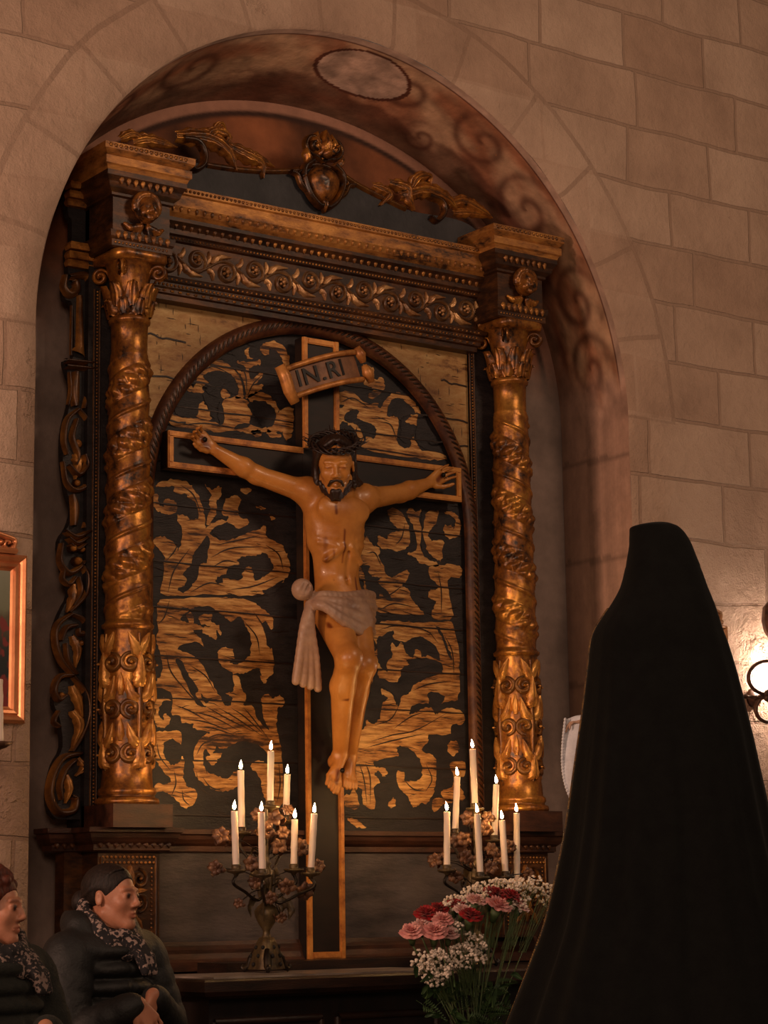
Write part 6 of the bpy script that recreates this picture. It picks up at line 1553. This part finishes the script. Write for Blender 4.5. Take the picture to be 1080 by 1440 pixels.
# ------------------------------------------------------------------ framed paintings on the wall
COPPER = M('copper_gilt_frame', rgb(176, 108, 68), rgb(206, 140, 92), 8, 0.32, 0.55, bump=0.1)
def picture(name_label, x0, x1, z0, z1, mat_paint, fmat, fw_=0.06, crest=True):
    t = thing('framed_painting', name_label, 'painting', ((x0+x1)/2, YW-0.002, z0))
    prof = [(0.0, 0.0), (0.002, 0.022), (0.012, 0.034), (0.022, 0.028), (0.030, 0.020), (0.036, 0.026), (0.046, 0.024), (0.052, 0.012), (0.060, 0.008)]
    mb = MB(); P = []
    for d, h in prof:
        d = d*fw_/0.06; P.append([(x0+d, YW-0.002-h, z0+d), (x1-d, YW-0.002-h, z0+d), (x1-d, YW-0.002-h, z1-d), (x0+d, YW-0.002-h, z1-d)])
    mb.grid(P, cv=True, smooth=False); mb.build('frame', fmat, t)
    mb = MB(); mb.box(x0+fw_*0.9, x1-fw_*0.9, YW-0.010, YW-0.003, z0+fw_*0.9, z1-fw_*0.9); mb.build('canvas', mat_paint, t)
    if crest:
        mb = MB(); mp = plane(YW-0.004); xc = (x0+x1)/2; hw = (x1-x0)/2*0.80
        mb.rect([(0, z1), (0.004, z1+0.012), (0, z1+0.02)], xc-hw, xc+hw, YW-0.032, YW-0.003)
        for h in (1, -1):
            mb.stroke(cat([(xc+h*hw*0.96, z1+0.02), (xc+h*hw*0.98, z1+0.05), (xc+h*hw*0.8, z1+0.062), (xc+h*hw*0.5, z1+0.075), (xc, z1+0.10)], 6), 0.011, 0.030, mp)
            mb.spiral((xc+h*hw*0.84, z1+0.036), 0.022, 1.3, PI/2, 0.007, 0.03, mp, -h)
            for q in range(6): mb.dome((xc+h*hw*(0.70-0.12*q), z1+0.04+0.004*q), 0.012, 0.028, mp)
        mb.leaf([(xc, z1+0.03), (xc, z1+0.07), (xc, z1+0.12)], 0.04, 0.03, mp, 3)
        mb.build('frame_crest', fmat, t)
    return t
def paint_mat(name, stops, blobs):
    mt, nt, b = new_mat(name); tc = N(nt, 'ShaderNodeTexCoord'); sp = N(nt, 'ShaderNodeSeparateXYZ'); nt.links.new(tc.outputs['Generated'], sp.inputs[0])
    n1 = N(nt, 'ShaderNodeTexNoise', Scale=5.0, Detail=4.0); nt.links.new(tc.outputs['Generated'], n1.inputs[0])
    h = mth(nt, 'ADD', sp.outputs[2], mth(nt, 'MULTIPLY', mth(nt, 'SUBTRACT', n1.outputs[0], 0.5), 0.25))
    rp = ramp(nt, stops); nt.links.new(h, rp.inputs[0])
    n2 = N(nt, 'ShaderNodeTexNoise', Scale=9.0, Detail=4.0); nt.links.new(tc.outputs['Generated'], n2.inputs[0])
    r2 = ramp(nt, [(0.52, (0, 0, 0, 1)), (0.58, (1, 1, 1, 1))]); nt.links.new(n2.outputs[0], r2.inputs[0])
    low = mth(nt, 'LESS_THAN', h, 0.70)
    c = mixc(nt, mth(nt, 'MULTIPLY', r2.outputs[0], low), rp.outputs[0], blobs)
    nt.links.new(c, b.inputs['Base Color']); b.inputs['Roughness'].default_value = 0.4
    return mt
xr = V(33, 900, YW).x; z0 = V(33, 1019, YW).z; z1 = V(33, 782, YW).z
picture('copper-gilt framed painting of dark red flowers on the left wall', xr-0.46, xr, z0, z1, paint_mat('flower_painting', [(0.0, rgb(70, 46, 36)), (0.18, rgb(64, 44, 36)), (0.24, rgb(26, 30, 34)), (0.45, rgb(40, 40, 36)), (0.66, rgb(78, 70, 50)), (0.74, rgb(104, 108, 86)), (1.0, rgb(120, 122, 104))], rgb(110, 40, 36)), COPPER)
xr2 = V(1018, 900, YW).x; z1b = V(1018, 880, YW).z
picture('small dark framed picture on the right wall half hidden behind the mantle', xr2-0.34, xr2, z1b-0.42, z1b, paint_mat('dim_picture', [(0.0, rgb(30, 24, 22)), (1.0, rgb(60, 50, 44))], rgb(70, 40, 30)), M('bronze_frame', rgb(130, 88, 58), rgb(176, 128, 86), 9, 0.4, 0.4), 0.05)
# ------------------------------------------------------------------ wrought iron wall light at the right edge
IRON = M('brown_wrought_iron', rgb(60, 40, 30), rgb(104, 72, 54), 24, 0.45, 0.5, bump=0.3)
YI = YW-0.10
lc = V(1079, 980, YI)
sc_ = thing('wall_light', 'scrolled wrought iron wall light glowing white at the right edge', 'wall light', (lc.x, YW, lc.z))
def iv(px, py): q = V(px, py, YI); return q
mb = MB(); a, b = iv(1026, 978), iv(1120, 985); n_ = 40
mb.tube([a.lerp(b, i/n_) for i in range(n_+1)], [0.0085+0.003*math.sin(i*1.5) for i in range(n_+1)], 8); mb.build('twisted_bar', IRON, sc_)
def loop(cx, cy, rx, ry, a0, a1, nm):
    mb = MB(); pts = [iv(cx+rx*math.cos(math.radians(a0+(a1-a0)*i/28)), cy-ry*math.sin(math.radians(a0+(a1-a0)*i/28))) for i in range(29)]; mb.tube(pts, 0.0095, 8); mb.build(nm, IRON, sc_)
loop(1079, 953, 26, 23, 80, 285, 'scroll'); loop(1083, 997, 20, 19, 120, 330, 'scroll'); loop(1092, 953, 8, 16, 250, 90, 'scroll'); loop(1098, 1003, 8, 9, 0, 300, 'scroll')
mb = MB(); c = iv(1078, 979); 
for q in range(5): mb.ell(c+Vector((0.012*math.cos(q*1.26), -0.008, 0.018*math.sin(q*1.26))), (0.014, 0.010, 0.014), nu=6, nv=8)
mb.build('rosette', IRON, sc_)
mb = MB(); mb.tube([iv(1082, 979), Vector((iv(1082, 979).x, YW, iv(1082, 979).z))], 0.012, 8); mb.lathe([(0, 0), (0.045, 0.0), (0.04, 0.012), (0, 0.016)], (0, 0, 0), 20); o_ = len(mb.v)-80
for i in range(o_, len(mb.v)): x, y, z = mb.v[i]; mb.v[i] = (iv(1082, 979).x+x, YW-z, iv(1082, 979).z+y)
mb.build('wall_plate', IRON, sc_)
mb = MB(); q = iv(1090, 872); mb.lathe([(0.0, 0.10), (0.02, 0.095), (0.05, 0.06), (0.058, 0.0), (0.05, -0.05), (0.03, -0.085), (0.0, -0.09)], tuple(q), 20, lambda r, z, a: r*(1+0.07*math.cos(6*a))); mb.build('finial', IRON, sc_)
mb = MB(); mb.tube([q-Vector((0, 0, .08)), iv(1088, 930)], 0.010, 8); mb.build('upright_bar', IRON, sc_)
LAMP = emit_mat('white_lamp', (1.0, 0.78, 0.62, 1), 330.0)
mb = MB(); qb = V(1092, 952, YW-0.045); mb.ell(qb, (0.030, 0.026, 0.042), nu=12, nv=16); mb.build('bulb', LAMP, sc_)
mb = MB(); qb = V(1122, 950, YW-0.06); mb.ell(qb, (0.034, 0.030, 0.046), nu=12, nv=16); mb.build('bulb', LAMP, sc_)  # second bulb, added out of view to strengthen the glow on the wall
# ------------------------------------------------------------------ pale candle at the left edge
cb_ = V(-5, 1046, -0.62); candle(cb_, V(-6, 955, -0.62), 0.024, 'thick pale candle at the left edge in front of the painting', None, False)
br = thing('candle_bracket', 'dark iron candle bracket at the left edge below the painting', 'bracket', (cb_.x, YW, cb_.z-0.05))
mb = MB(); mb.lathe([(0, -0.004), (0.03, -0.004), (0.052, 0.006), (0.056, 0.004), (0.034, -0.012), (0.012, -0.02), (0.010, -0.04), (0.0, -0.04)], tuple(cb_), 20, lambda r, z, a: r*(1+0.10*math.cos(8*a) if r > .05 else 1)); mb.build('drip_pan', IRON, br)
mb = MB(); mb.tube([Vector(q) for q in cat([tuple(cb_-Vector((0, 0, .038))), tuple(cb_+Vector((0, .08, -.09))), (cb_.x, YW-0.05, cb_.z-0.04), (cb_.x, YW+0.004, cb_.z-0.06)], 6)], 0.007, 8); mb.build('bracket_arm', IRON, br)
# ------------------------------------------------------------------ light and picture
def area(name, loc, tgt, size, energy, col):
    l = bpy.data.lights.new(name, 'AREA'); l.shape = 'DISK'; l.size = size; l.energy = energy; l.color = col[:3]
    o = bpy.data.objects.new(name, l); COL.objects.link(o); o.location = loc
    o.rotation_euler = (Vector(tgt)-Vector(loc)).to_track_quat('-Z', 'Y').to_euler()
    return o
def point(name, loc, energy, col, r=0.02):
    l = bpy.data.lights.new(name, 'POINT'); l.energy = energy; l.color = col[:3]; l.shadow_soft_size = r
    o = bpy.data.objects.new(name, l); COL.objects.link(o); o.location = loc; return o
w = bpy.data.worlds.new('dim_interior'); SC.world = w; w.use_nodes = True
w.node_tree.nodes['Background'].inputs[0].default_value = (1.0, 0.72, 0.52, 1); w.node_tree.nodes['Background'].inputs[1].default_value = 0.075
area('nave_lamp', (1.4, -5.5, 5.6), (0.1, 0, 2.9), 1.4, 70, (1.0, 0.66, 0.44))
area('aisle_lamp', (-5.2, -1.75, 2.6), (1.4, -0.2, 3.4), 0.7, 85, (1.0, 0.60, 0.42))
area('nave_fill', (-5.6, -8.6, 3.4), (0, 0, 2.8), 2.0, 120, (1.0, 0.66, 0.46))
area('vault_fill', (-4.2, -3.0, 3.3), (1.0, -0.1, 4.3), 0.9, 16, (1.0, 0.58, 0.40))  # unseen light added at far left to brighten the vault
SC.view_settings.view_transform = 'Standard'
SC.view_settings.look = 'None'
SC.cycles.use_denoising = True
SC.cycles.max_bounces = 6
SC.cycles.sample_clamp_indirect = 4.0
